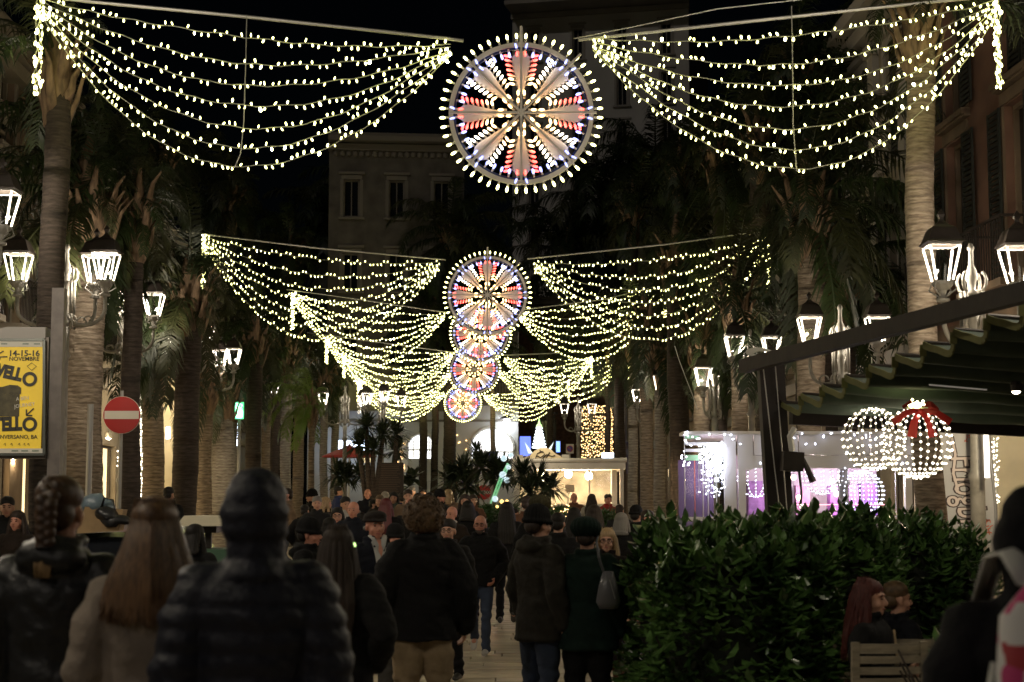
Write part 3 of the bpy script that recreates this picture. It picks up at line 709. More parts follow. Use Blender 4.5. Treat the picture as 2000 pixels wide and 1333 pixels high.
def garland(label, A_, B_, D, ns, sag, tail, seed, group='curtain garlands of the street', sagmin=.12):
    rr = random.Random(seed); A3, B3 = P(*A_, D), P(*B_, D); k = D/FPX
    root = thing('light_garland', label, 'light garland', A3, 0, group); low = D > 45
    for j in range(ns):
        f = j/(ns-1); s_ = (sag*(sagmin+(1-sagmin)*f**.9))*k
        a = A3+Vector((0, rr.uniform(-.05, .05), -.03*j)); b = B3+Vector((0, rr.uniform(-.05, .05), -.02*j))
        pts = strand_pts(a, b, s_, 34, .05, rr); m = MB(); m.tube(pts, .0065 if not low else .009, 4, cap=False)
        st = m.build('strand', WIRE, root)
        mb, mf = MB(), MB(); bulbs_along(mb, mf, pts, .086 if not low else .105, .0125 if not low else .018, .046, rr, low=low)
        mb.build('bulb', YBULB, st, kind='stuff'); 
        if mf.v: mf.build('flare_bulb', YBRIGHT, st, kind='stuff')
    m = MB(); mb, mf = MB(), MB()
    for j in range(3):
        pts = [A3+Vector((.04*sin(i*1.1+j*2), .03*cos(i+j), -tail*k*i/10)) for i in range(11)]; m.tube(pts, .007, 4, cap=False)
        bulbs_along(mb, mf, pts, .075, .0165 if not low else .02, .055, rr, low=low)
    st = m.build('tail_strand', WIRE, root); mb.build('bulb', YBULB, st, kind='stuff'); mf.v and mf.build('flare_bulb', YBRIGHT, st, kind='stuff')
    return root
DS = [19.5, 35.6, 51.2, 61.6, 70, 76.5]
gl = [(0, (78, -4), (880, 88), 7, 272, 195, 'left'), (0, (1946, 0), (1157, 78), 7, 280, 182, 'right'),
      (1, (398, 462), (858, 514), 7, 165, 105, 'left'), (1, (1500, 466), (1042, 514), 7, 165, 98, 'right'),
      (2, (572, 572), (868, 615), 7, 112, 72, 'left'), (2, (1298, 557), (1012, 612), 7, 112, 68, 'right'),
      (3, (638, 660), (884, 690), 7, 95, 50, 'left'), (3, (1228, 688), (985, 700), 7, 85, 58, 'right'),
      (4, (672, 694), (880, 730), 7, 88, 45, 'left'), (4, (1155, 697), (975, 728), 7, 78, 42, 'right'),
      (5, (700, 742), (868, 768), 7, 62, 42, 'left'), (5, (1110, 745), (945, 772), 7, 58, 40, 'right')]
names = ['frontmost', 'second', 'third', 'fourth', 'fifth', 'farthest']
for i, (k, a, b, ns, sg, tl, side) in enumerate(gl):
    garland('%s light garland on the %s of the wheels, swagged strings with a hanging tail' % (names[k], side), a, b, DS[k], ns, sg, tl, 40+i)

garland('light garland over the camera on the left, out of view', (-2400, -2300), (500, -2000), 6.5, 7, 700, 500, 61)
garland('light garland over the camera on the right, out of view', (4400, -2300), (1500, -2000), 6.5, 7, 700, 500, 62)
# ------------------------------------------------------------------ light wheels
PANEL = mat('wheel_white_panel', (.86, .82, .80), .55, noise_=.15, scale=5)
RIMM = mat('wheel_rim', (.80, .75, .68), .5, noise_=.2, scale=6)
def wheel(cx, cy, D, rpx, label, fine, seed):
    c = P(cx, cy, D); R0 = rpx/FPX*D; root = thing('light_rosette', label, 'light wheel', c, 0, 'luminous wheels hung over the street'); u, v = Vector((1,0,0)), Vector((0,0,1)); Y = Vector((0,1,0))
    rim = R0*.885; N = 64
    def ring(r0, r1, t, y0, mt, name, par=root):
        m = MB(); vs = []; fs = []
        for i in range(N):
            a = 2*pi*i/N; d = u*cos(a)+v*sin(a)
            vs += [c+d*r0+Y*(y0-t/2), c+d*r1+Y*(y0-t/2), c+d*r1+Y*(y0+t/2), c+d*r0+Y*(y0+t/2)]
            j = (i+1) % N
            for k in range(4): fs.append((4*i+k, 4*i+(k+1) % 4, 4*j+(k+1) % 4, 4*j+k))
        m.add(vs, fs); return m.build(name, mt, par)
    ring(rim-.055*R0, rim+.0*R0, .04, 0, RIMM, 'rim')
    ring(rim-.085*R0, rim-.058*R0, .025, .01, mat('wheel_blue_tape', (.02, .03, .10), .4), 'inner_band')
    for k in range(4):
        a = k*pi/4; d = u*cos(a)+v*sin(a); l = 1.03 if k == 1 else .92
        MB().bar(c-d*rim*.99-Y*(.05+.004*k), c+d*R0*(l if k != 2 else 1.06)-Y*(.05+.004*k), .028*R0, .02, up=Y).build('spoke', RIMM, root)
    MB().bar(c+v*R0*.86, c+v*R0*1.09, .035, .035).build('hanger', RIMM, root)
    seqs = {'w': [], 'c': [], 'r': [], 'g': []}
    for i in range(52):
        a = 2*pi*(i+.5)/52; d = u*cos(a)+v*sin(a); seqs['w'].append((c+d*R0*.90-Y*.02, d))
    for i in range(48):
        a = 2*pi*(i+.5)/48; d = u*cos(a)+v*sin(a); a8 = abs(((a+pi/8) % (pi/2))-pi/8)
        seqs['r' if a8 < .09 else 'c'].append((c+d*R0*.80-Y*.02, -d))
    for k in range(8):
        a = k*pi/4; d = u*cos(a)+v*sin(a); s = -u*sin(a)+v*cos(a); red = k % 2 == 0
        prof = [(.27, .03), (.34, .045), (.62, .105), (.70, .105), (.78, .045), (.78, -.045), (.70, -.105), (.62, -.105), (.34, -.045), (.27, -.03)]
        m = MB(); vs = []; n = len(prof)
        for r_, w_ in prof: vs.append(c+d*r_*R0+s*w_*R0-Y*.012)
        for r_, w_ in prof: vs.append(c+d*r_*R0+s*w_*R0+Y*.012)
        i0 = len(vs); vs += [c+d*.31*R0-Y*.04, c+d*.76*R0-Y*.04]
        fs = []
        for i in range(n): fs.append((i, (i+1) % n, (i+1) % n+n, i+n))
        top = list(range(0, 5)); bot = list(range(5, 10))
        fs += [(i0, i+1, i) for i in (0,)]+[(i0, i0+1, 1), (i0+1, 2, 1), (i0+1, 3, 2), (i0+1, 4, 3), (i0+1, 5, 4), (i0+1, 6, 5), (i0+1, 7, 6), (i0+1, 8, 7), (i0, 8, i0+1), (i0, 9, 8), (i0, 0, 9)]
        fs.append(tuple(range(2*n-1, n-1, -1)))
        m.add(vs, fs); m.build('petal_panel', PANEL, root)
        for t in (0, .17, .34, .51, .68, .85, 1.0):
            r_ = .34+.36*t; w_ = .052+.068*t
            for e in (-1, 1):
                q = c+d*r_*R0+s*e*w_*R0-Y*.01; seqs['r' if (red and t > .2) else ('g' if t < .25 else 'w')].append((q+Y*(.0 if red and t > .2 else -.045), s*e+d*.25))
        for e in (-.045, .045): seqs['c'].append((c+d*.785*R0+s*e*R0-Y*.01, d+s*e*8))
        for e in (-1, 1): seqs['g'].append((c+(d*cos(.2)+s*e*sin(.2))*R0*.19-Y*.03, d))
        seqs['g'].append((c+(d*cos(.39)+s*sin(.39))*R0*.10-Y*.03, d))
    seqs['w'] = seqs['w']
    MT = {'w': WBULB if D > 0 else None, 'c': IBULB, 'r': RBULB, 'g': GBULB}
    rb, lb_ = (.017, .07)
    if fine:
        bm_ = MB().bulb((0,0,0), (0,0,1), rb, lb_, 7).mesh('bulb', True); sk = MB().tube([(0,0,-.035), (0,0,.004)], .012, 7).mesh('socket', True)
        cnt = 0
        sock = MB()
        for key, L in seqs.items():
            for p, d in L:
                d = d.normalized(); p2 = p+d*.03; mt = MT[key]
                if key == 'w' and (p-c).length > R0*.88: mt = YBULB
                bm2 = bm_.copy() if False else bm_
                o = bpy.data.objects.new('bulb', bm_); col.objects.link(o); o.parent = root; o.location = p2-c; o.rotation_euler = d.to_track_quat('Z', 'Y').to_euler()
                if not bm_.materials: bm_.materials.append(WBULB)
                o.material_slots[0].link = 'OBJECT'; o.material_slots[0].material = mt
                sock.tube([p-d*.01, p2], .012, 6)
        sock.build('bulb_holder', RIMM, root, kind='stuff')
    else:
        sock = MB()
        for key, L in seqs.items():
            m = MB(); my = MB()
            for p, d in L:
                d = d.normalized(); t = my if key == 'w' and (p-c).length > R0*.88 else m
                t.bulb(p+d*.03, d, rb*(1 if D < 40 else 1.25), lb_, 5); sock.tube([p-d*.01, p+d*.03], .012, 4)
            m.build('bulb', MT[key], root, kind='stuff'); my.v and my.build('bulb', YBULB, root, kind='stuff')
        sock.build('bulb_holder', RIMM, root, kind='stuff')
    return root
wheel(1018, 222, 19.5, 163, 'largest light wheel nearest to us, eight white petals and red lights', True, 1)
wheel(952, 577, 35.6, 88, 'second light wheel below the largest one', False, 2)
wheel(939, 651, 51.2, 62, 'third light wheel mostly hidden behind the second', False, 3)
wheel(926, 722, 61.6, 53, 'fourth light wheel, second from the bottom of the chain', False, 4)
wheel(904, 788, 76.5, 37, 'smallest light wheel, lowest in the chain above the cafe', False, 5)

# ------------------------------------------------------------------ cables
def cable(label, pts, D, r_=.012, name='support_cable', mt=None):
    q = [P(x, y, D) for x, y in pts]; o = MB().tube([a-q[0] for a in q], r_, 6).build(name, mt or CABLE, None); o.location = q[0]; tag(o, label, 'cable'); return o
cable('thick pale cable carrying the frontmost left garland, running to the largest wheel', [(-60, -26), (160, 2), (480, 33), (870, 75), (905, 80)], 19.55, .022)
cable('thick pale cable carrying the frontmost right garland', [(1130, 78), (1500, 38), (1800, 6), (2050, -18)], 19.55, .022)
cable('upper steel rope above the frontmost right garland', [(1120, 76), (1240, 52), (1400, 18), (1560, 0), (1700, -20)], 19.7, .008)
cable('steel rope crossing above the second left garland from the palm trunk', [(-40, 400), (130, 415), (200, 427), (390, 457), (620, 485), (870, 508)], 35.7, .018)
cable('steel rope crossing above the second right garland toward the pink house', [(1030, 506), (1300, 478), (1500, 450), (1785, 391), (2040, 338)], 35.7, .018)
cable('thin rope over the third left garland', [(560, 566), (700, 585), (880, 612)], 51.3, .02)
cable('thin rope over the third right garland', [(1000, 608), (1180, 585), (1310, 553)], 51.3, .02)
cable('thin rope over the fourth garlands', [(600, 650), (880, 688), (990, 694), (1240, 684), (1330, 675)], 61.7, .02)
cable('vertical wire tie crossing the frontmost left garland', [(482, 30), (480, 120), (476, 240), (470, 300), (458, 328)], 19.4, .007, 'wire_tie')
cable('vertical wire tie crossing the frontmost right garland', [(1546, 12), (1548, 120), (1549, 240), (1556, 335)], 19.4, .007, 'wire_tie')
cable('looping loose wire left of the hanging lantern', [(1318, 676), (1325, 700), (1340, 740), (1352, 770), (1362, 800)], 36, .008, 'wire_tie')
# ------------------------------------------------------------------ lettering
def text_mesh(txt, size, bold=0, extrude=.002, align='CENTER', shear=0, sx=1):
    cu = bpy.data.curves.new('lettering', 'FONT'); cu.body = txt; cu.size = size; cu.extrude = extrude; cu.offset = bold; cu.align_x = align; cu.align_y = 'CENTER'; cu.shear = shear; cu.resolution_u = 3
    o = bpy.data.objects.new('tmp', cu); col.objects.link(o); dg = bpy.context.evaluated_depsgraph_get(); me = bpy.data.meshes.new_from_object(o.evaluated_get(dg)); bpy.data.objects.remove(o)
    if sx != 1:
        for v in me.vertices: v.co.x *= sx
    me.name = 'lettering'; me.materials.clear(); return me
def lettering(parent, txt, size, m, loc, rot=(pi/2, 0, 0), name='lettering', **k):
    "loc in the parent's frame; default rotation faces the camera"
    me = text_mesh(txt, size, **k); o = bpy.data.objects.new(name, me); col.objects.link(o); me.materials.append(m); o.parent = parent; o.location = loc; o.rotation_euler = rot; return o
INK = mat('black_ink', (.02, .018, .012), .5)
# ------------------------------------------------------------------ advertising panel at the left
D = 18.6; pc = P(15, 778, D); k = D/FPX
ad = thing('advertising_panel', 'street advertising panel with yellow poster reading VELLO and TELLO', 'advertising panel', (X(15, D), D, 0))
MB().box(P(14, 778, D+.1), (165*k, .16, 238*k)).build('case', mat('panel_case', (.10, .085, .07), .4, .3), ad)
top_ = [(-82*k, 0), (80*k, 0), (80*k, 22*k), (6*k, 23*k), (-20*k, 18*k), (-60*k, 18*k), (-82*k, 12*k)]
MB().prism(top_, P(14, 663, D+.1), (1,0,0), (0,0,1), .2).build('hood', mat('panel_hood', (.33, .31, .29), .5), ad)
MB().box(P(108, 880, D+.12), (24*k, .14, 640*k)).build('post', mat('panel_post', (.14, .12, .11), .5, .2, noise_=.3), ad)
YEL = mat('poster_yellow', (.78, .56, .03), .5, noise_=.12, scale=3); YEL.node_tree.nodes['Principled BSDF'].inputs['Emission Color'].default_value = (.8, .5, .04, 1); YEL.node_tree.nodes['Principled BSDF'].inputs['Emission Strength'].default_value = .10  # faint emission added to brighten the poster, as if backlit
po = MB().box(P(12, 775, D), (142*k, .012, 216*k)).build('poster', YEL, ad)
MB().box(P(12, 672, D-.012), (142*k, .006, 12*k)).build('header_strip', mat('poster_paper', (.62, .60, .53), .6), po)
MB().box(P(12, 881, D-.012), (142*k, .006, 9*k)).build('footer_strip', mat('poster_paper', (.62, .60, .53), .6), po)
def PT(txt, x, y, px, rot=0, bold=.0, sx=1, align='CENTER', m=INK):
    q = P(x, y, D-.014)-ad.location; me = lettering(po, txt, px*k, m, q, (pi/2, rot, 0), bold=bold, align=align, sx=sx, extrude=.001); return me
PT('14-15-16', 47, 691, 16, 0, .002, 1.05); PT('NOVEMBRE', 47, 701.5, 11, 0, .001, 1.05)
PT('VELL', 42, 734, 33, R(12), .013, .72, 'RIGHT'); PT('TELL', 42, 829, 35, R(-2), .013, .74, 'RIGHT'); PT('CONVERSANO, BA', 73, 854, 10.5, 0, .001, 1, 'RIGHT')
for cy in (741, 829):
    m = MB(); c = P(58, cy, D-.016); vs = []; fs = []
    for i in range(28):
        a = 2*pi*i/28
        for r_ in (8.3*k, 14.5*k): vs.append(c+Vector((cos(a)*r_, 0, sin(a)*r_)))
    for i in range(28): j = (i+1) % 28; fs.append((2*i, 2*i+1, 2*j+1, 2*j))
    m.add(vs, fs); m.build('letter_o', INK, po)
def stroke(pts, w_, mt=INK, name='mark', dy=.016):
    m = MB()
    for a, b in zip(pts[:-1], pts[1:]): m.bar(P(*a, D-dy), P(*b, D-dy), w_*k, .002, up=(0,-1,0))
    m.build(name, mt, po)
stroke([(66, 798), (52, 811)], 2.6, name='arrow'); stroke([(51.5, 800), (51.5, 812), (63, 812)], 2.6, name='arrow')
stroke([(-4, 698), (14, 697)], 2.2, name='arrow', dy=.017); stroke([(7, 686), (-3, 692), (0, 702)], 2.2, name='arrow')
stroke([(62, 709), (71, 716), (62, 724), (53, 716), (62, 709)], .9, name='diamond_mark')
TOW = mat('poster_tower_grey', (.10, .085, .04), .6, noise_=.5, scale=14)
m = MB(); m.prism([(-42*k, -26*k), (24*k, -26*k), (24*k, 18*k), (-42*k, 18*k)], P(14, 788, D-.013), (1,0,0), (0,0,1), .002)
m.prism([(-40*k, 0), (27*k, 0), (27*k, 12*k), (20*k, 17*k), (4*k, 18*k), (-10*k, 14*k), (-40*k, 14*k)], P(14, 770, D-.015), (1,0,0), (0,0,1), .002); m.build('tower_picture', TOW, po)
PT('A BEN', 44, 779, 10, R(-6), .0, .9, m=mat('chalk', (.7, .68, .6), .6)); PT('JOURNEY', 48, 792, 10, R(-8), .0, .95, m=mat('chalk', (.7, .68, .6), .6))
for i, x in enumerate((7, 20, 35, 45, 53)): stroke([(x, 869), (x+3, 866), (x+4, 871)], .8, name='logo')
for x in (-8, 29, 48, 69): MB().box(P(x, 881, D-.017), (13*k, .003, 2.6*k)).build('logo', mat('logo_grey', (.2, .25, .2), .6), po)
for x in (8, 50, 72): MB().box(P(x, 672, D-.017), (12*k, .003, 2.2*k)).build('logo', mat('logo_grey', (.2, .25, .2), .6), po)
f = MB()
for a, b in (((-60, 664), (86, 664)), ((86, 664), (86, 888)), ((86, 888), (-60, 888))): f.bar(P(*a, D-.02), P(*b, D-.02), 2.2*k, .03)
f.build('frame', mat('panel_frame', (.12, .13, .12), .3, .5), ad)
# ------------------------------------------------------------------ traffic signs
REDS = mat('sign_red', (.30, .010, .009), .4); WHS = mat('sign_white', (.50, .48, .42), .45); BLS = mat('sign_blue', (.02, .03, .22), .4); ZINC = mat('zinc', (.28, .28, .28), .45, .6)
def disc(m, c, r_, t, y, n=32, r0=0):
    c = Vector(c)+Vector((0, y, 0))
    if r0 == 0: m.prism([(r_*cos(2*pi*i/n), r_*sin(2*pi*i/n)) for i in range(n)], c, (1,0,0), (0,0,1), t)
    else:
        vs = []; fs = []
        for i in range(n):
            a = 2*pi*i/n
            for q in (r0, r_):
                for yy in (-t/2, t/2): vs.append(c+Vector((q*cos(a), yy, q*sin(a))))
        for i in range(n):
            j = (i+1) % n; fs += [(4*i, 4*i+2, 4*j+2, 4*j), (4*i+2, 4*i+3, 4*j+3, 4*j+2), (4*i+1, 4*j+1, 4*j+3, 4*i+3), (4*i, 4*j, 4*j+1, 4*i+1)]
        m.add(vs, fs)
    return m
def noentry(px, py, r_, D, label, dx=0, polelab=True):
    c = P(px, py, D); R_ = r_/FPX*D; root = thing('no_entry_sign', label, 'traffic sign', (c.x, D, gz(D)))
    MB().tube([(c.x+dx, D+.06, gz(D)), (c.x+dx, D+.06, c.z+R_+.1)], .03, 8).build('pole', ZINC, root)
    disc(MB(), c, R_, .02, 0).build('sign_plate', REDS, root)
    disc(MB(), c, R_*1.02, .03, .012, r0=R_*.94).build('rim', WHS, root)
    MB().box(c+Vector((0, -.013, 0)), (R_*1.86, .006, R_*.44)).build('white_bar', WHS, root)
    MB().box(c+Vector((dx, .035, 0)), (.12, .04, .05)).build('clamp', ZINC, root)
    return root, c, R_
noentry(238, 811, 36, 26.7, 'large round no entry sign in front of the slim black palm trunk', dx=-.02)
r2, c2, R2 = noentry(945, 962, 14.2, 58, 'small round no entry sign with lettering on its bar, mid square')
lettering(r2, 'VARCO', R2*.5, INK, c2-r2.location+Vector((0, -.018, 0)), bold=.008)
c = P(961, 893, 66); r_ = 10.5/FPX*66; bs = thing('direction_sign', 'round blue sign with white arrows before the lit arch', 'traffic sign', (c.x, 66, gz(66)))
MB().tube([(c.x, 66.06, gz(66)), (c.x, 66.06, c.z+r_)], .03, 8).build('pole', ZINC, bs); disc(MB(), c, r_, .02, 0).build('sign_plate', BLS, bs)
MB().prism([(-.03, -.17), (.03, -.17), (.03, .03), (.08, .03), (0, .16), (-.08, .03), (-.03, .03)], c+Vector((-.04, -.02, .01)), (1,0,0), (0,0,1), .01).build('arrow', WHS, bs)
MB().prism([(-.025, -.1), (.025, -.1), (.025, .0), (.06, .0), (0, .08), (-.06, .0), (-.025, .0)], c+Vector((.09, -.02, -.07)), (1,0,0), (0,0,1), .01).build('arrow', WHS, bs)
c = P(1113, 877, 58); ps = thing('parking_ban_sign', 'square white plate with round blue and red parking ban symbol', 'traffic sign', (c.x, 58, gz(58)))
MB().tube([(c.x, 58.06, gz(58)), (c.x, 58.06, c.z)], .03, 8).build('pole', ZINC, ps); MB().box(c, (.27, .02, .33)).build('sign_plate', WHS, ps)
disc(MB(), c, .10, .01, -.016).build('blue_disc', BLS, ps); disc(MB(), c, .115, .012, -.018, r0=.095).build('red_ring', REDS, ps); MB().bar(c+Vector((-.07, -.026, .07)), c+Vector((.07, -.026, -.07)), .025, .006, up=(0,-1,0)).build('red_bar', REDS, ps)
c = P(467, 802, 47); tl = thing('green_light_sign', 'bright green rectangular lit sign between the trunks', 'lit sign', (c.x, 47, gz(47)))
MB().box(c, (.17, .12, .40)).build('lit_face', glow('green_glow', (.25, 1, .5), 5), tl); MB().box(c+Vector((0, .07, 0)), (.24, .1, .48)).build('case', glow('green_edge', (0, .6, .12), .8), tl)
MB().tube([(c.x, 47.1, gz(47)), (c.x, 47.1, c.z)], .05, 8).build('pole', ZINC, tl)
c = P(463, 848, 52); MB_ = MB().box((0,0,0), (.07, .07, .75)); o = MB_.build('tube_lamp', glow('blue_white_tube', (.65, .75, 1), 6), None); o.location = c; tag(o, 'thin bluish white tube light right below the green sign', 'tube light')
c = P(328, 846, 43); o = MB().box((0,0,0), (.09, .07, .30)).build('tube_lamp', glow('blue_white_tube', (.65, .75, 1), 6), None); o.location = c; tag(o, 'short bluish tube light on the cream lit wall left of the broad trunk', 'tube light')
# lit facade strip, warm light strings on the left house
def strings(label, px0, px1, py0, py1, D, n, step, mt, r_=.02, name='light_curtain', jit=.03, cat='light curtain', wob=0):
    rr = random.Random(int(px0)); c = P(px0, py0, D); root = thing(name, label, cat, c); wv = []
    for i in range(n):
        px = px0+(px1-px0)*(i+.5)/n; a, b = P(px, py0, D), P(px, py1+rr.uniform(-6, 2), D); m = MB(); m.tube([a, b], .004, 3, cap=False); st = m.build('strand', WIRE, root)
        m = MB(); k = int((a-b).length/step)
        for j in range(k): m.octa(a.lerp(b, (j+.5)/k)+Vector((rr.uniform(-jit, jit), rr.uniform(-jit, jit), rr.uniform(-step, step)*.4)), r_*rr.uniform(.7, 1.25))
        m.build('bulb', mt, st, kind='stuff')
    return root
strings('golden light curtain of dense strings right of the cafe', 1135, 1182, 792, 898, 66, 14, .12, GBULB, .024)
strings('golden light strip visible right of the thin black trunk', 1190, 1197, 795, 895, 66.5, 3, .08, GBULB, .022)
strings('gold string of lights on the shop front left of the no entry sign', 229, 233, 880, 975, 43, 1, .08, WBULB, .022)
strings('bright gold column of lights right of the no entry sign', 268, 278, 730, 975, 43.5, 3, .07, WBULB, .026)
strings('warm wrapped lights on a trunk behind the fifth garland', 698, 712, 745, 810, 70, 4, .09, WBULB, .016)
strings('column of small lights beside the grey banner', 1938, 1950, 845, 990, 21, 4, .05, WBULB, .011)
strings('golden strings standing in for a reflection on the kiosk glass', 1072, 1100, 925, 972, 40.4, 9, .07, GBULB, .022)  # bulbs modelled in place of gold reflections in the glass
# lit shop corners
o = MB().box((0,0,0), (.5, .3, 4.6)).build('shop_pillar', mat('lit_pillar', (.75, .66, .45), .7, noise_=.2, scale=2), None); q = P(328, 870, 44); o.location = q; tag(o, 'cream stone shop pillar lit from below, left of the broad dark trunk', 'pillar')
def lampat(q, e, c_=(1, .8, .5), r_=.08, par=None):
    l = bpy.data.lights.new('shop_or_fill_light', 'POINT'); l.energy = e; l.color = c_; l.shadow_soft_size = r_; ob = bpy.data.objects.new('shop_or_fill_light', l); col.objects.link(ob)
    if par: ob.parent = par; ob.location = Vector(q)-par.location
    else: ob.location = q
    return ob
def spot_fix(label, px, py, D, e, c_=(1, .78, .45)):
    q = P(px, py, D); t = thing('wall_light', label, 'wall light', q); MB().lathe([(.03, .1), (.07, .06), (.09, -.08), (.07, -.09)][::-1], q, 10).build('housing', WHITEP, t)
    MB().ell(q+Vector((0,0,-.08)), (.06, .06, .04), 8, 5).build('lens', glow('spot_lens', (1, .85, .6), 10), t); lampat(q+Vector((0, -.1, -.2)), e, c_, .05, t)
spot_fix('warm wall light over the cream pillar', 322, 760, 42.5, 40); spot_fix('warm wall light over the shop by the no entry sign', 212, 850, 41, 25)
spot_fix('warm wall light at the far left shop window', 30, 880, 34.5, 30)
# ------------------------------------------------------------------ kiosk with lit counter, middle distance
D = 37.0; KW = mat('kiosk_white', (.60, .56, .50), .6, noise_=.15, scale=3)
k1 = thing('kiosk', 'white market kiosk with bright warm counter and scrolled cream sign on its roof', 'kiosk', (X(1110, D), D, gz(D)))
def bx(m, px0, px1, py0, py1, D, dep, y=0):
    a, b = P(px0, py0, D), P(px1, py1, D); m.box(((a.x+b.x)/2, D+y+dep/2, (a.z+b.z)/2), (abs(b.x-a.x), dep, abs(a.z-b.z))); return m
m = MB(); bx(m, 1000, 1222, 901, 917, D, 2.6); m.tube([P(1000, 900, D), P(1224, 899, D)], .05, 8); m.build('roof', KW, k1)
bx(MB(), 1211, 1219, 917, 1030, D, .12, .05).build('post', KW, k1); bx(MB(), 1197, 1209, 917, 1010, D, .12, .6).build('post', KW, k1); bx(MB(), 1004, 1014, 917, 1030, D, .12, .05).build('post', KW, k1); bx(MB(), 1151, 1155, 917, 985, D, .08, .5).build('post', KW, k1)
bx(MB(), 1014, 1211, 985, 1030, D, .5, .1).build('counter', KW, k1)
bx(MB(), 1014, 1211, 917, 1030, D, .06, 2.5).build('rear_wall', mat('kiosk_back', (.5, .45, .36), .8, noise_=.6, scale=2.5), k1)
bx(MB(), 1014, 1197, 919, 985, D, .008, .09).build('pane', PANE, k1)
for i, (px, py) in enumerate(((1064, 932), (1110, 926), (1150, 930))):
    q = P(px, py, D+.9); MB().ell(q, (.085, .085, .10), 10, 8).build('bulb', glow('kiosk_bulb', (1, .82, .5), 14), k1); MB().tube([q+Vector((0,0,.1)), q+Vector((0,0,.28))], .01, 5).build('cord', DARKM, k1); lampat(q+Vector((0, -.12, -.15)), 50, (1, .72, .4), .08, k1)
q = P(1060, 889, D+.05); kk = D/FPX
MB().prism([(-44*kk, -11*kk), (44*kk, -11*kk), (34*kk, -2*kk), (24*kk, 3*kk), (18*kk, 9*kk), (8*kk, 14*kk), (-6*kk, 14*kk), (-16*kk, 8*kk), (-24*kk, 0), (-36*kk, -5*kk)], q, (1,0,0), (0,0,1), .08).build('roof_sign', mat('sign_cream', (.72, .60, .38), .6), k1)
m = MB()
for pts in ([(1046, 896), (1050, 886), (1060, 882), (1064, 888), (1056, 894), (1048, 890)], [(1058, 897), (1068, 888), (1078, 892), (1084, 890)], [(1054, 880), (1060, 884)], [(1066, 896), (1074, 884)]): m.tube([P(a, b, D-.02) for a, b in pts], .012, 5)
m.build('scroll_lettering', DARKM, k1)
lampat(P(1060, 862, D-.6), 6, (1, .85, .6), .1)
for i, (a, b) in enumerate(((1008, 1022), (1098, 1112))): bx(MB(), a, b, 888, 897, D, .3, .1).build('roof_box', KW, k1)
q = P(1120, 953, D-.08); pr = bx(MB(), 1104, 1122, 947, 962, D, .02, -.06).build('price_card', mat('card', (.6, .48, .34), .6), k1); MB().tube([P(1109, 962, D-.05), P(1109, 1000, D-.05)], .015, 5).build('card_stand', WHS, k1)
# lit white tree with green tip behind the kiosk, green legs
D = 43; t_ = thing('light_tree', 'stacked white glowing tree with green tip behind the kiosk roof', 'light tree', (X(1053, D), D, gz(D))); G5 = glow('tier_white', (.75, .85, 1), 2.2)
for i in range(7):
    q = P(1053, 874-i*6.2, D); r_ = (14-i*1.35)/FPX*D; MB().lathe([(r_*.5, -.035), (r_, -.02), (r_, .02), (r_*.5, .035)], q, 14).build('tier', G5, t_)
m = MB(); q = P(1053, 834, D); m.ell(q, (.08, .08, .09), 10, 8); m.lathe([(.04, .05), (.002, .24)], q, 8); m.build('tip', glow('green_tip', (.45, .9, .3), .8), t_)
MB().tube([P(1053, 880, D), (X(1053, D), D, gz(D))], .05, 8).build('stem', WHS, t_)
m = MB(); 
for s_ in (-1, 1): m.prism([(0, 0), (.22*s_, .30), (.12*s_, 0)], P(1053+s_*12, 886, D-.1), (1,0,0), (0,0,1), .03)
m.build('base_leaf', glow('leaf_white', (.7, .85, .8), .6), t_)
D = 35.4; gs = thing('light_tripod', 'slanted green lit poles with pale globes left of the kiosk', 'light sculpture', (X(960, D), D, gz(D))); GN = glow('green_tube', (.02, .6, .2), .22)
for a, b in (((958, 984), (978, 930)), ((966, 975), (984, 928)), ((978, 932), (992, 905)), ((986, 930), (994, 907))): MB().tube([P(*a, D), P(*b, D)], .022, 6).build('pole', GN, gs)
GLB = glow('pale_globe', (.6, .85, .95), .35)
for px, py, r_ in ((967, 975, 6), (982, 928, 7), (990, 938, 6), (993, 913, 5), (984, 896, 6), (998, 890, 5)): MB().ell(P(px, py, D-.05), (r_/FPX*D,)*3, 12, 8).build('globe', GLB, gs)
for px, py, r_ in ((980, 980, 4), (990, 979, 3), (971, 990, 3)): MB().ell(P(px, py, D-.3), (r_/FPX*D,)*3, 8, 6).build('gold_ball', glow('gold_ball', (1, .6, .15), 1.0), gs)
D = 60
o = MB().box((0,0,0), (1.0, .08, .5)).build('lit_sign', glow('cold_white_sign', (.7, .85, 1), 3), None); o.location = P(1187, 894, 45); o.scale = (.32, 1, .5); tag(o, 'small cold white lit box behind the kiosk roof corner', 'lit sign')
ub = thing('parasol', 'red cafe parasol glimpsed between the trunks on the left', 'parasol', (X(680, 60), 60, gz(60))); q = P(682, 893, 60)
MB().lathe([(1.0, -.02), (.98, .04), (.05, .42), (.01, .5)], q, 12).build('canopy', mat('red_cloth', (.35, .03, .025), .7), ub); MB().tube([q, (q.x, 60, gz(60))], .03, 8).build('pole', WHS, ub)
o = MB().box((0,0,0), (1.6, .1, .45)).build('lit_sign', glow('blue_white_sign', (.6, .75, 1), 3), None); o.location = P(680, 870, 78); tag(o, 'white and blue lit shop sign above the red parasol', 'lit sign')
o = MB().box((0,0,0), (.75, .1, .42)).build('lit_sign', glow('dull_yellow_sign', (.9, .7, .35), .7), None); o.location = P(715, 895, 76); tag(o, 'dull yellow lit sign behind the yucca', 'lit sign')
o = MB().box((0,0,0), (.5, .1, .9)).build('lit_sign', glow('blue_sign', (.06, .12, .8), 1.0), None); o.location = P(1026, 872, 76); tag(o, 'dark blue glowing sign left of the white light tree', 'lit sign')
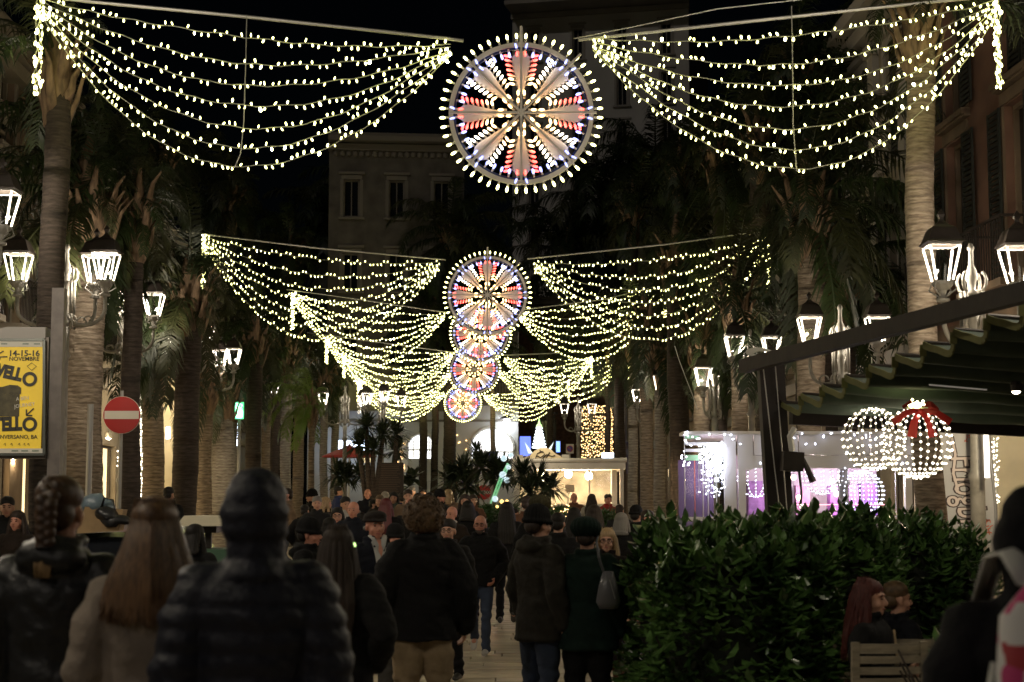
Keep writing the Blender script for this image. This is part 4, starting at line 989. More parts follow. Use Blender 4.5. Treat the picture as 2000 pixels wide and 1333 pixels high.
MB().box((0,0,0), (.18, .1, .5)).build('lit_sign', glow('blue_sign2', (.15, .3, .9), 1.2), None).location = P(1090, 873, 76)
tag([o for o in bpy.data.objects if o.name.startswith('lit_sign')][-1], 'narrow blue lit sign right of the white light tree', 'lit sign')
D = 45; nb = thing('notice_board', 'tall dark notice board covered with fine lines of text', 'notice board', (X(761, D), D, gz(D)))
m = MB(); bx(m, 736, 788, 904, 975, D, .1); m.build('board', mat('board_brown', (.022, .014, .011), .6), nb); m = MB()
for i in range(16): bx(m, 741, 783-rr.uniform(0, 8), 908+i*3.5, 909+i*3.5, D, .01, -.012)
m.build('lettering', mat('board_text', (.10, .07, .055), .6), nb)
for px in (738, 786): MB().tube([P(px, 904, D+.05), (X(px, D), D+.05, gz(D))], .03, 6).build('post', DARKM, nb)
# ------------------------------------------------------------------ white stall at the right
D = 25.0; k2 = thing('market_stall', 'white glazed market stall trimmed with cool icicle lights and pink interior', 'kiosk', (X(1575, D), D, gz(D))); STW = mat('stall_white_panel', (.58, .56, .54), .55, noise_=.08, scale=2)
bx(MB(), 1335, 1815, 843, 849, D, .7, -.06).build('roof', KW, k2); bx(MB(), 1372, 1815, 845, 849, D, 2.1, .65).build('roof', KW, k2)
for i, (a, b) in enumerate(((1441, 1472), (1473, 1560), (1561, 1700), (1701, 1786), (1787, 1815))): bx(MB(), a, b-1, 849, 889 if 1441 < a < 1780 else 918, D, .08, 0).build('fascia_panel', STW, k2)
bx(MB(), 1442, 1786, 890, 915, D, .06, .01).build('lower_fascia', STW, k2)
for a, b in ((1414, 1440), (1442, 1459), (1767, 1785), (1788, 1814)): bx(MB(), a, b, 849 if a in (1414,) else 916, 1100, D, .1, -.01).build('post', STW, k2)
bx(MB(), 1459, 1767, 1009, 1014, D, .3, -.1).build('counter', STW, k2); bx(MB(), 1459, 1767, 1016, 1110, D, .06, .03).build('lower_panel', mat('lower_violet_panel', (.52, .48, .58), .5), k2)
bx(MB(), 1459, 1767, 916, 1009, D, .01, .02).build('pane', PANE, k2)
for x in (1550, 1640, 1750): bx(MB(), x, x+2, 916, 1009, D, .04, .04).build('window_bar', STW, k2)
bx(MB(), 1459, 1790, 880, 1100, D, .05, 2.6).build('rear_wall', mat('stall_pink_back', (.50, .43, .47), .8, noise_=.5, scale=1.6, c2=(.30, .22, .27)), k2)
for x, w_ in ((1500, 40), (1600, 30), (1668, 60), (1735, 36)): bx(MB(), x, x+w_, 945+rr.uniform(-10, 15), 1008, D, .3, 1.6+rr.uniform(0, .5)).build('shelf_goods', mat('goods%d' % x, (rr.uniform(.1, .5), rr.uniform(.08, .25), rr.uniform(.12, .4)), .6, noise_=.5, scale=9), k2)
bx(MB(), 1560, 1766, 985, 987, D, .12, 1.2).build('shelf_light', glow('pink_strip', (1, .3, .4), 1.2), k2)
for px, py in ((1550, 933), (1625, 940), (1640, 932), (1628, 955), (1634, 965), (1560, 972)): q = P(px, py, D+1.2); MB().ell(q, (.04, .04, .045), 8, 6).build('bulb', glow('peach_bulb', (1, .62, .38), 10), k2)
lampat(P(1600, 935, D+1.3), 38, (1, .82, .86), .1, k2); lampat(P(1700, 930, D+1.3), 42, (.86, .84, 1), .1, k2); lampat(P(1385, 935, D+.8), 6, (.8, .7, 1), .1, k2)
# left glazed bay
bx(MB(), 1336, 1339, 846, 1030, D, .06, -.02).build('post', STW, k2)
for i, (a, b, c_) in enumerate(((851, 857, 1), (864, 870, 0), (877, 883, 0), (889, 900, 1))): bx(MB(), 1339, 1366 if c_ else 1414, a, b, D, .03, .02).build('slat', mat('slat_green', (.25, .45, .25), .5) if c_ else STW, k2)
for px in (1356, 1372, 1382, 1398): bx(MB(), px, px+3, 900, 1020, D, .05, .0).build('window_bar', STW if px != 1356 else mat('red_bar', (.6, .15, .12), .5), k2)
bx(MB(), 1339, 1414, 900, 1010, D, .01, .03).build('pane', PANE, k2); bx(MB(), 1338, 1414, 1010, 1018, D, .08, 0).build('sill', STW, k2)
bx(MB(), 1340, 1414, 895, 1060, D, .04, 1.2).build('rear_wall', mat('stall_violet_back', (.14, .09, .16), .8, noise_=.5, scale=2), k2)
ic = thing('icicle_lights', 'dense cool white icicle lights heaped on the left bay of the stall', 'string lights', P(1390, 860, D-.1)); m = MB(); wv = MB()
for i in range(330):
    px = rr.triangular(1362, 1416, 1405); py = 868+abs(rr.gauss(0, 1))*45
    if py > 975: py = rr.uniform(868, 940)
    m.bulb(P(px, py, D-.1+rr.uniform(-.08, .05)), (rr.uniform(-1, 1), rr.uniform(-1, 1), rr.uniform(-1, .3)), .009, .035, 4)
for i in range(16): x = 1364+i*3.3; wv.tube([P(x, 862, D-.1), P(x+rr.uniform(-3, 3), 915, D-.12), P(x+rr.uniform(-4, 4), rr.uniform(935, 975), D-.1)], .003, 3)
m.build('bulb', CBULB, ic, kind='stuff'); wv.build('wire', WIRE, ic)
ic2 = thing('icicle_lights', 'sparse cool white lights along the roof edge of the stall', 'string lights', P(1560, 850, D-.1)); m = MB(); wv = MB(); pv_ = None
for i in range(70):
    px = 1337+rr.random()*470; py = rr.choice([846, 850, 856, 868, 880, 900, 912])+rr.uniform(-4, 4)
    if i < 16: px = rr.uniform(1333, 1345); py = rr.uniform(843, 915)
    m.bulb(P(px, py, D-.09), (rr.uniform(-1, 1), -.6, rr.uniform(-1, .4)), .011, .04, 5)
wv.tube([P(1336+i*9.6, 848+2.5*sin(i*1.3), D-.12) for i in range(50)], .004, 4)
m.build('bulb', CBULB, ic2, kind='stuff'); wv.build('wire', WIRE, ic2)
def globe(label, px, py, rpx, D, mt, nm=14, nb=18, half=False, br=.013, bow=False):
    c = P(px, py, D); r_ = rpx/FPX*D; root = thing('light_globe', label, 'light globe', c); w_ = MB(); b = MB(); t = 1.25 if half else 0
    for i in range(nm):
        a = 2*pi*i/nm+.1; pts = [c+Vector((r_*sin(e)*cos(a), r_*sin(e)*sin(a), r_*cos(e))) for e in [t+(pi-t)*j/16 for j in range(17)]]
        w_.tube(pts, .004, 4, cap=False)
        for j in range(nb):
            e = t+(pi-t)*(j+.5)/nb
            if sin(e) < .25 and i % 3: continue
            b.octa(c+Vector((r_*1.01*sin(e)*cos(a), r_*1.01*sin(e)*sin(a), r_*cos(e))), br*rr.uniform(.8, 1.15))
    w_.tube([c+Vector((0,0,r_)), c+Vector((0,0,r_+.5))], .006, 4)
    w_.build('wire_frame', WIRE, root); b.build('bulb', mt, root, kind='stuff')
    if bow:
        rb = mat('red_ribbon', (.55, .025, .02), .45); q = c+Vector((0, -.18, r_*.93)); m = MB()
        for s_ in (-1, 1):
            m.tube([q, q+Vector((s_*.09, -.03, .05)), q+Vector((s_*.16, 0, .02)), q+Vector((s_*.10, .01, -.03)), q], [(.02, .006), (.045, .008), (.05, .008), (.04, .006), (.02, .006)], 6, flat=(0,0,1))
            m.tube([q, q+Vector((s_*.07, -.04, -.12)), q+Vector((s_*.10, -.06, -.26))], [(.02, .004), (.035, .004), (.045, .003)], 6, flat=(1,0,0))
            m.tube([q, q+Vector((s_*.14, -.04, -.03)), q+Vector((s_*.27, -.04, -.12))], [(.02, .004), (.03, .004), (.035, .003)], 6, flat=(0,0,1))
        m.ell(q, (.035, .03, .04), 8, 6); m.build('red_bow', rb, root)
globe('wire globe of warm lights with a red bow hanging under the awning', 1790, 866, 68, 15.5, WBULB, 14, 15, br=.0135, bow=True)
globe('half hidden wire globe of warm lights left of the one with the bow', 1706, 858, 60, 15.9, WBULB, 14, 13, br=.0115)
globe('large violet white light globe inside the stall window', 1683, 963, 43, 25.5, CBULB, 16, 16, br=.011)
globe('violet white light globe hanging at the centre of the stall, its top hidden', 1606, 926, 40, 25.5, CBULB, 14, 14, False, br=.008)
globe('light globe partly hidden by the wooden awning post', 1476, 935, 36, 25.4, CBULB, 14, 14, False, br=.008)
st_ = thing('light_star', 'small bright cluster of lights shining above the bow globe', 'string lights', P(1790, 788, 15.3)); m = MB()
for i in range(34): m.octa(P(1790+rr.gauss(0, 1)*9*(1-i/60), 796-abs(rr.gauss(0, 1))*6, 14.6+rr.uniform(-.05, .05)), .012)
m.build('bulb', YBRIGHT, st_, kind='stuff'); MB().tube([P(1768, 797, 14.6), P(1812, 797, 14.6)], .006, 4).build('wire', WIRE, st_)
# ------------------------------------------------------------------ wooden awning
WOOD = mat('dark_stained_wood', (.018, .010, .007), .75, noise_=.55, scale=5, bump=.3); GRN = mat('green_canvas', (.075, .105, .08), .8, noise_=.3, scale=3); OLV = mat('olive_canvas_edge', (.16, .16, .055), .8, noise_=.3, scale=4)
aw = thing('awning', 'wooden pergola with folded green canvas awning at the right', 'awning', (X(1510, 16.5), 16.5, 0))
a, b = P(1504, 705, 16.5), P(1522, 1010, 16.5); d = b-a; b2_ = a+d*(a.z/(a.z-b.z)) if a.z != b.z else b
MB().bar(a, b2_, .25, .2, up=(0,1,0)).build('post', WOOD, aw)
for dx in (-12, 12): MB().tube([P(1502+dx, 712, 16.35), P(1530+dx*.6, 1000, 16.33)], .006, 6).build('guy_wire', CABLE, aw)
a, b = P(1452, 716, 16.6), P(2060, 556, 10.6); MB().bar(a, b, .10, .135).build('beam', WOOD, aw)
c = P(1480, 712, 16.2); disc(MB(), c, .05, .04, 0).build('bolt', ZINC, aw)
m = MB()
for i in range(5): m.tube([P(1462+i*3+44*cos(t)*.5+18, 688+7*sin(t)+i, 16.4) for t in [j*pi/8 for j in range(17)]], .011, 6)
m.build('coiled_cable', mat('white_cord', (.5, .48, .42), .6), aw)
ROWS = 9; L0, L1 = Vector(P(1528, 788, 16.4)), Vector(P(2000, 590, 11.6))
ex = Vector((5.4, .9, -.28)); slope = []
for i in range(ROWS):
    for part in range(1):
        m = MB(); n = 8; A_ = L0.lerp(L1, i/ROWS); B_ = L0.lerp(L1, (i+1)/ROWS); prof = []
        for j in range(n+1):
            t, dz_ = ((0, 0), (.25, -.05), (.5, -.09), (.72, -.135), (.86, -.155), (.95, -.14), (.985, -.09), (.995, -.04), (1, 0))[j]; prof.append(A_.lerp(B_, t)+Vector((0, 0, dz_)))
        vs = []
        M_ = 12
        for e in range(M_+1):
            s_ = e/M_
            for j, p in enumerate(prof): vs.append(p+ex*s_+Vector((0, 0, .012*sin(e*1.9+i*2+j))))
        fs = [(e*(n+1)+j, e*(n+1)+j+1, (e+1)*(n+1)+j+1, (e+1)*(n+1)+j) for e in range(M_) for j in range(n)]
        m.add(vs, fs); m.build('canvas_fold', GRN, aw, True)
        m = MB()
        for j in range(n): m.bar(prof[j]+Vector((-.01, 0, -.01)), prof[j+1]+Vector((-.01, 0, -.01)), .012, .055)
        m.build('canvas_edge', OLV, aw)
        MB().tube([A_+Vector((0,0,.01)), A_+ex+Vector((0,0,.01))], .018, 6).build('batten', DARKM, aw)
a, b = P(1545, 808, 16.6), P(1545, 808, 16.6)+Vector((5.6, .95, -.24)); MB().bar(a, b, .12, .22).build('front_beam', WOOD, aw)
MB().bar(L0+Vector((0, 0, .0))-Vector((.03, 0, 0)), P(1497, 720, 16.5), .06, .08).build('bracket', WOOD, aw)
sp = P(1985, 765, 12.9); s5 = thing('ceiling_spot', 'small lit spot lamp under the awning at the right edge', 'spot lamp', sp); MB().ell(sp, (.035, .035, .02), 10, 6).build('lens', glow('spot_lens', (1, .85, .6), 10), s5); MB().lathe([(.04, 0), (.05, .05), (.03, .08)], sp, 10).build('housing', DARKM, s5)
o = MB().bar((0,0,0), (.50, .08, -.036), .008, .012).build('tube_lamp', glow('dim_tube', (1, .9, .75), .05), None); o.location = P(1815, 752, 13.6); tag(o, 'dim white tube light under the green awning folds', 'tube light')
# black spotlight box strapped to the post
q = P(1547, 902, 16.2); sb = thing('strapped_speaker', 'black box with dangling cables strapped to the awning post', 'speaker', q)
MB().box(q, (.20, .2, .19), M=Matrix.Rotation(R(4), 3, 'Y')).build('case', DARKM, sb); MB().tube([q+Vector((.08, -.05, .05)), q+Vector((.15, -.08, -.1)), q+Vector((.19, -.08, -.2))], [.025, .03, .035], 8).build('lamp_head', DARKM, sb)
MB().tube([q+Vector((.05, -.1, -.1)), q+Vector((.07, -.1, -.3)), q+Vector((.06, -.1, -.42))], .012, 6).build('cord', DARKM, sb); MB().tube([q+Vector((0, -.02, .1)), q+Vector((-.02, -.02, .25)), q+Vector((.03, 0, .33))], .03, 6).build('cloth_wrap', WHITEP, sb); MB().ell(q+Vector((.07, -.1, -.44)), (.022,)*3, 8, 6).build('bulb', WBULB, sb)
# ------------------------------------------------------------------ feather banner
D = 19.2; fb = thing('feather_banner', 'grey feather banner with outlined brown lettering running downwards', 'banner', (X(1920, D), D, 0)); k = D/FPX
FAB = mat('banner_fabric', (.42, .42, .43), .8, noise_=.2, scale=2.5); q = P(1885, 960, D)
MB().prism([((x-1885)*k, (960-y)*k) for x, y in ((1836, 800), (1922, 800), (1932, 900), (1942, 985), (1946, 1100), (1853, 1100), (1850, 1010), (1842, 900))], q, (1,0,0), (0,0,1), .006).build('cloth', FAB, fb)
MB().tube([P(1952, 1200, D), P(1944, 985, D), P(1932, 860, D), P(1920, 760, D)], .02, 8).build('pole', ZINC, fb)
BRN = mat('banner_brown', (.05, .035, .035), .7); BEI = mat('banner_beige', (.52, .45, .42), .7)
ang = R(90-6)
for y_, mt, bold in ((-.006, BRN, .022), (-.010, BEI, .002)): lettering(fb, 'Friogbno', 80*k, mt, P(1892, 975, D+y_)-fb.location, (pi/2, ang, 0), bold=bold, shear=.12, sx=.60, extrude=.0012, name='lettering')
def strokeb(pts, w_, mt, dy): 
    m = MB()
    for a, b in zip(pts[:-1], pts[1:]): m.bar(P(*a, D-dy), P(*b, D-dy), w_*k, .002, up=(0,-1,0))
    return m.build('swash', mt, fb)
strokeb([(1858, 850), (1866, 888), (1862, 925), (1873, 962)], 9, BRN, .008); strokeb([(1858, 852), (1866, 888), (1862, 925), (1871, 957)], 5, BEI, .012); strokeb([(1900, 878), (1912, 930), (1918, 990)], 8, BRN, .008); strokeb([(1900, 881), (1911, 930), (1917, 986)], 4, BEI, .012)
RDP = mat('banner_red_print', (.55, .14, .08), .7)
for cx, cy in ((1893, 848), (1928, 1030)):
    m = MB()
    for i in range(16): 
        a = rr.uniform(0, 6.3); p = P(cx+rr.uniform(-7, 7), cy+rr.uniform(-16, 16), D-.006); m.bar(p, p+Vector((cos(a)*.04, 0, sin(a)*.04)), .012, .002, up=(0,-1,0))
    m.build('print', RDP, fb)
o = MB().box((0,0,0), (8*k, .04, 92*k)).build('tube_lamp', glow('white_tube', (1, .95, .85), 1.4), None); o.location = P(1927, 886, 18.6); tag(o, 'vertical white tube light beside the top of the banner', 'tube light')
o = MB().box((0,0,0), (.6, .25, 3.2)).build('shop_pillar', mat('lit_pillar', (.75, .66, .45), .7, noise_=.2, scale=2), None); o.location = P(1985, 930, 22)+Vector((0,0,-.6)); tag(o, 'cream shop pillar at the right edge behind the banner', 'pillar')
lampat(P(1960, 850, 17.6), 30, (1, .8, .5), .05)  # bare fill light added to brighten the banner, no fixture
# ------------------------------------------------------------------ slatted chairs and table
CHW = mat('chair_weathered_wood', (.30, .255, .18), .6, noise_=.4, scale=6, bump=.4, stretch=(1, 6, 6))
def chair(label, x, y, rz):
    t = thing('slatted_chair', label, 'chair', (x, y, 0), rz, 'slatted terrace chairs'); W = .44
    for s_ in (-1, 1):
        MB().bar((s_*W/2, -.22, 0), (s_*W/2, -.26, .88), .035, .045).build('leg', CHW, t, world=False); MB().bar((s_*W/2, .2, 0), (s_*W/2, .18, .44), .035, .04).build('leg', CHW, t, world=False)
        MB().bar((s_*W/2, -.2, .40), (s_*W/2, .2, .40), .03, .05).build('seat_rail', CHW, t, world=False)
    for i in range(6):
        m = MB(); z = .50+i*.068; pts = [(W/2*.96*(j/4-1)*1.0, -.245-.03*sin(pi*j/8)-.003*i, z) for j in range(9)]
        for a_, b_ in zip(pts[:-1], pts[1:]): m.bar(a_, b_, .014, .045 if i < 5 else .06)
        m.build('slat', CHW, t, world=False)
    for i in range(6): m = MB(); m.box((0, -.17+i*.068, .435), (W, .05, .015)); m.build('slat', CHW, t, world=False)
    return t
chair('slatted wooden chair right below the red haired woman', X(1712, 10.4), 10.55, R(8))
chair('slatted wooden chair overlapped by the first chair, on its right', X(1775, 10.6), 10.9, R(-14))
chair('slatted wooden chair half buried in the hedge left of the red haired woman', X(1632, 12.2), 12.3, R(25))
tb = thing('terrace_table', 'small dark terrace table in front of the seated couple', 'table', (X(1840, 11.6), 11.6, 0)); MB().box(tb.location+Vector((0,0,.73)), (.7, .7, .03)).build('tabletop', DARKM, tb); MB().tube([tb.location+Vector((0,0,0)), tb.location+Vector((0,0,.72))], .03, 8).build('leg', DARKM, tb); MB().lathe([(.26, 0), (.25, .03), (.03, .05)], tb.location, 14).build('base', DARKM, tb)
# ------------------------------------------------------------------ car roof, cart canopy and bags at the left
def car(x, y, label):
    t = thing('parked_car', label, 'car', (x, y, 0), 0); PNT = mat('car_black_paint', (.012, .013, .018), .18, .3); GL = GLASSD
    sec = [(-2.0, .55, .75), (-1.95, .9, .82), (-1.2, .98, .86), (-.9, 1.0, .88), (1.3, .98, .88), (1.95, .9, .84), (2.05, .6, .78)]
    m = MB(); vs = []
    for yy, zt, hw in sec:
        for sx, z in ((-hw, .25), (-hw*1.0, .6), (-hw*.93, zt), (hw*.93, zt), (hw, .6), (hw, .25)): vs.append((sx, yy, z))
    n = 6; fs = [(i*n+j, i*n+j+1, (i+1)*n+j+1, (i+1)*n+j) for i in range(len(sec)-1) for j in range(5)]+[(i*n+5, i*n, (i+1)*n, (i+1)*n+5) for i in range(len(sec)-1)]+[(5,4,3,2,1,0), tuple(range((len(sec)-1)*n, len(sec)*n))]
    m.add(vs, fs); m.build('body', PNT, t, world=False)
    m = MB(); rows = [(-1.75, .98, .76), (-1.15, 1.42, .60), (-.2, 1.50, .60), (.6, 1.44, .60), (1.15, .99, .76)]; vs = []
    for yy, z, hw in rows:
        vs += [(-hw, yy, z-.03), (-hw*.9, yy, z), (0, yy, z+.025), (hw*.9, yy, z), (hw, yy, z-.03)]
    fs = [(i*5+j, i*5+j+1, (i+1)*5+j+1, (i+1)*5+j) for i in (1, 2) for j in range(4)]; m.add(vs, fs); m.build('roof', PNT, t, True, world=False)
    m = MB(); m.add(vs[0:10], [(0,1,6,5), (1,2,7,6), (2,3,8,7), (3,4,9,8)]); m.build('windscreen', GL, t, True, world=False)
    m = MB(); m.add(vs[15:25], [(0,1,6,5), (1,2,7,6), (2,3,8,7), (3,4,9,8)]); m.build('rear_window', GL, t, True, world=False)
    for s_ in (-1, 1):
        m = MB(); m.add([(s_*.80, -1.6, .97), (s_*.80, 1.0, .97), (s_*.60, .6, 1.40), (s_*.60, -1.15, 1.40)], [(0,1,2,3)]); m.build('side_window', GL, t, world=False)
        for yy in (-1.25, 1.3):
            w_ = MB().tube([(s_*.70, yy, .32), (s_*.90, yy, .32)], .32, 20).build('tyre', mat('rubber', (.02, .02, .02), .8), t, world=False); MB().tube([(s_*.89, yy, .32), (s_*.91, yy, .32)], .2, 14).build('rim', ZINC, w_, world=False)
        MB().box((s_*.62, -1.98, .68), (.3, .06, .14)).build('tail_light', mat('tail_red', (.4, .02, .02), .3), t, world=False); MB().box((s_*.95, .75, 1.0), (.16, .1, .12)).build('mirror', PNT, t, world=False)
    return t
car(X(235, 17.5), 18.6, 'black car whose roof shows between the braided woman and the long haired woman')
D = 16.5; ct = thing('vendor_cart', 'street vendor cart with a flat cream canopy left of the hooded man', 'cart', (X(408, D), D, 0)); q = P(408, 1018, D)
MB().prism([(-.24, -.045), (.235, -.045), (.21, .05), (-.16, .055)], q, (1,0,0), (0,0,1), .9).build('canopy', mat('cream_canopy', (.70, .64, .48), .6, noise_=.1), ct)
MB().box(q+Vector((.02, 0, -.08)), (.20, .5, .07)).build('canopy_support', DARKM, ct); MB().box((q.x, D, .82), (.62, .8, .95)).build('cabinet', mat('cart_green', (.05, .12, .07), .6, noise_=.3), ct); MB().box((q.x, D, 1.42), (.06, .06, .35)).build('post', DARKM, ct)
for s_ in (-1, 1): MB().tube([(q.x+s_*.3, D, .3), (q.x+s_*.34, D, .3)], .3, 18).build('wheel', mat('rubber', (.02, .02, .02), .8), ct)
o = MB().prism([(-.22, -.13), (.22, -.10), (.26, .12), (-.14, .15)], (0,0,0), (1,0,0), (0,0,1), .2).build('cardboard_box', mat('cardboard', (.33, .22, .11), .8, noise_=.2), None); o.location = P(196, 1018, 17.3)+Vector((0,0,0)); tag(o, 'brown cardboard box carried upon the car roof beside the braid', 'box')
m = MB(); m.ell((0,0,0), (.15, .12, .11), 12, 8); m.ell((.1, 0, -.03), (.1, .1, .09), 10, 7); m.v = [tuple(Vector(v)*(1+.28*noise.noise(Vector(v)*14))) for v in m.v]; o = m.build('plastic_bag', mat('pale_blue_plastic', (.13, .18, .22), .35, bump=.8, scale=12), None, True); o.location = P(186, 985, 17.3); tag(o, 'crumpled pale blue plastic bag on top of the cardboard box', 'bag')
m = MB().ell((0, 0, 0), (.13, .10, .08), 18, 12).ell((.06, .02, -.06), (.15, .10, .07), 18, 12).tube([(-.08, 0, .04), (-.04, -.02, .15), (.05, -.02, .16), (.09, 0, .02)], .012, 6); m.v = [tuple(Vector(v)*(1+.4*noise.noise(Vector(v)*12))) for v in m.v]; o = m.build('shoulder_bag', mat('black_nylon', (.018, .018, .02), .4, bump=.6, scale=10), None, True); o.location = P(212, 1005, 17.2); tag(o, 'black nylon bag slumped over the cardboard box', 'bag')
# bollard sign pole in front of trunks at the left (slim zinc pipe)
o = MB().tube([(0,0,0), (0,0,3.2)], .045, 10).build('downpipe_pole', ZINC, None); o.location = (X(172, 24), 24, 0); tag(o, 'slim grey metal pole standing right before the thick pale trunk', 'pole')
# ------------------------------------------------------------------ people
def fuse(mb, voxel, it=3, name='body'):
    o = bpy.data.objects.new('tmp', mb.mesh(name)); col.objects.link(o)
    r_ = o.modifiers.new('r', 'REMESH'); r_.mode = 'VOXEL'; r_.voxel_size = voxel; r_.use_smooth_shade = True
    if it: s_ = o.modifiers.new('s', 'SMOOTH'); s_.iterations = it; s_.factor = .5
    dg = bpy.context.evaluated_depsgraph_get(); me = bpy.data.meshes.new_from_object(o.evaluated_get(dg)); bpy.data.objects.remove(o); me.name = name
    me.shade_smooth(); return me
def normals(me): return [v.normal.copy() for v in me.vertices]
def V(*a): return Vector(a)
def joints(arms=('down', 'down'), legs='stand', seat=0):
    J = {}
    for s_, n, arm in ((-1, 'L', arms[0]), (1, 'R', arms[1])):
        sh = V(s_*.175, 0, 1.425)
        e, w_ = {'down': (V(s_*.245, -.03, 1.14), V(s_*.235, .05, .90)), 'out': (V(s_*.29, -.04, 1.15), V(s_*.30, .06, .90)), 'pocket': (V(s_*.30, -.10, 1.15), V(s_*.21, .09, .97)),
                 'hold': (V(s_*.25, .0, 1.13), V(s_*.11, .24, 1.16)), 'chin': (V(s_*.20, .12, 1.18), V(s_*.09, .17, 1.42)), 'swingf': (V(s_*.24, .06, 1.15), V(s_*.22, .24, .98)), 'swingb': (V(s_*.25, -.14, 1.16), V(s_*.25, -.17, .90))}[arm]
        J['sh'+n], J['el'+n], J['wr'+n] = sh, e, w_
        J['hip'+n], J['kn'+n], J['an'+n] = V(s_*.09, 0, .92), V(s_*.105, .015, .50), V(s_*.12, -.02, .085)
    if legs == 'walk': J['knR'], J['anR'] = V(.10, .17, .53), V(.10, .20, .10); J['knL'], J['anL'] = V(-.09, .03, .50), V(-.10, -.26, .17)
    if legs == 'walk2': J['knL'], J['anL'] = V(-.10, .17, .53), V(-.10, .22, .09); J['knR'], J['anR'] = V(.09, .05, .50), V(.10, -.26, .20)
    if legs == 'sit':
        for k in J:
            if k[:2] in ('sh', 'el', 'wr', 'hi'): J[k] = J[k]+V(0, 0, -.46)
        for s_, n in ((-1, 'L'), (1, 'R')): J['kn'+n] = V(s_*.11, .43, .50); J['an'+n] = V(s_*.11, .44, .09)
    return J
def body_mesh(J, voxel, dz=0, hands=True, fem=False):
    m = MB(); z = V(0, 0, dz)
    # torso, neck, head
    m.lathe([(.02, .86), (.145, .90), (.165, .98), (.135, 1.10), (.155, 1.26), (.175, 1.38), (.12, 1.46), (.062, 1.50)], z, 18, 1, .68)
    m.tube([V(0, -.01, 1.42)+z, V(0, .0, 1.50)+z, V(0, .012, 1.58)+z], [.068, .056, .056], 12)
    m.ell(V(0, -.012, 1.672)+z, (.077, .097, .090), 18, 12); m.ell(V(0, .022, 1.615)+z, (.062, .072, .085), 16, 10); m.ell(V(0, .050, 1.555)+z, (.036, .040, .032), 12, 8)
    m.tube([V(0, .086, 1.655)+z, V(0, .100, 1.63)+z, V(0, .112, 1.606)+z], [.008, .011, .015], 8); m.ell(V(0, .105, 1.602)+z, (.018, .013, .010), 8, 6)
    m.tube([V(-.045, .074, 1.662)+z, V(-.02, .086, 1.668)+z, V(.02, .086, 1.668)+z, V(.045, .074, 1.662)+z], .009, 6)
    for s_ in (-1, 1): m.ell(V(s_*.078, -.005, 1.625)+z, (.012, .02, .032), 8, 6); m.ell(V(s_*.042, .062, 1.60)+z, (.022, .02, .022), 8, 6)
    m.ell(V(0, .083, 1.572)+z, (.026, .012, .010), 8, 6)
    for n, s_ in (('L', -1), ('R', 1)):
        m.limb([J['sh'+n], J['el'+n], J['wr'+n]], [.052, .040, .028], 10); m.limb([J['hip'+n], J['kn'+n], J['an'+n]], [.082, .055, .038], 10)
        a = J['an'+n]; m.limb([a+V(0, -.03, -.03), a+V(0, .10, -.05)], [.035, .03], 8)
        if hands:
            d = (J['wr'+n]-J['el'+n]).normalized(); f = V(0, 1, 0)
            if abs(d.y) > .7: f = V(0, 0, 1)
            f = (f-d*f.dot(d)).normalized(); nn = d.cross(f)*(-s_)  # palm side points inwards
            if nn.x*s_ > 0: nn = -nn
            w0 = J['wr'+n]; m.tube([w0, w0+d*.045, w0+d*.095], [(.026, .018), (.038, .016), (.042, .014)], 10, flat=f)
            for q, L in ((-.031, .060), (-.0105, .074), (.0105, .080), (.031, .070)):
                p0 = w0+d*.088+f*q; p1 = p0+d*L*.45+nn*.008; p2 = p1+d*L*.3+nn*.018; p3 = p2+d*L*.18+nn*.02
                m.limb([p0, p1, p2, p3], [.0098, .0092, .0085, .0075], 7)
            m.limb([w0+d*.03+f*.028, w0+d*.065+f*.052+nn*.01, w0+d*.095+f*.058+nn*.022], [.013, .011, .009], 7)
    return fuse(m, voxel, 2, 'body')
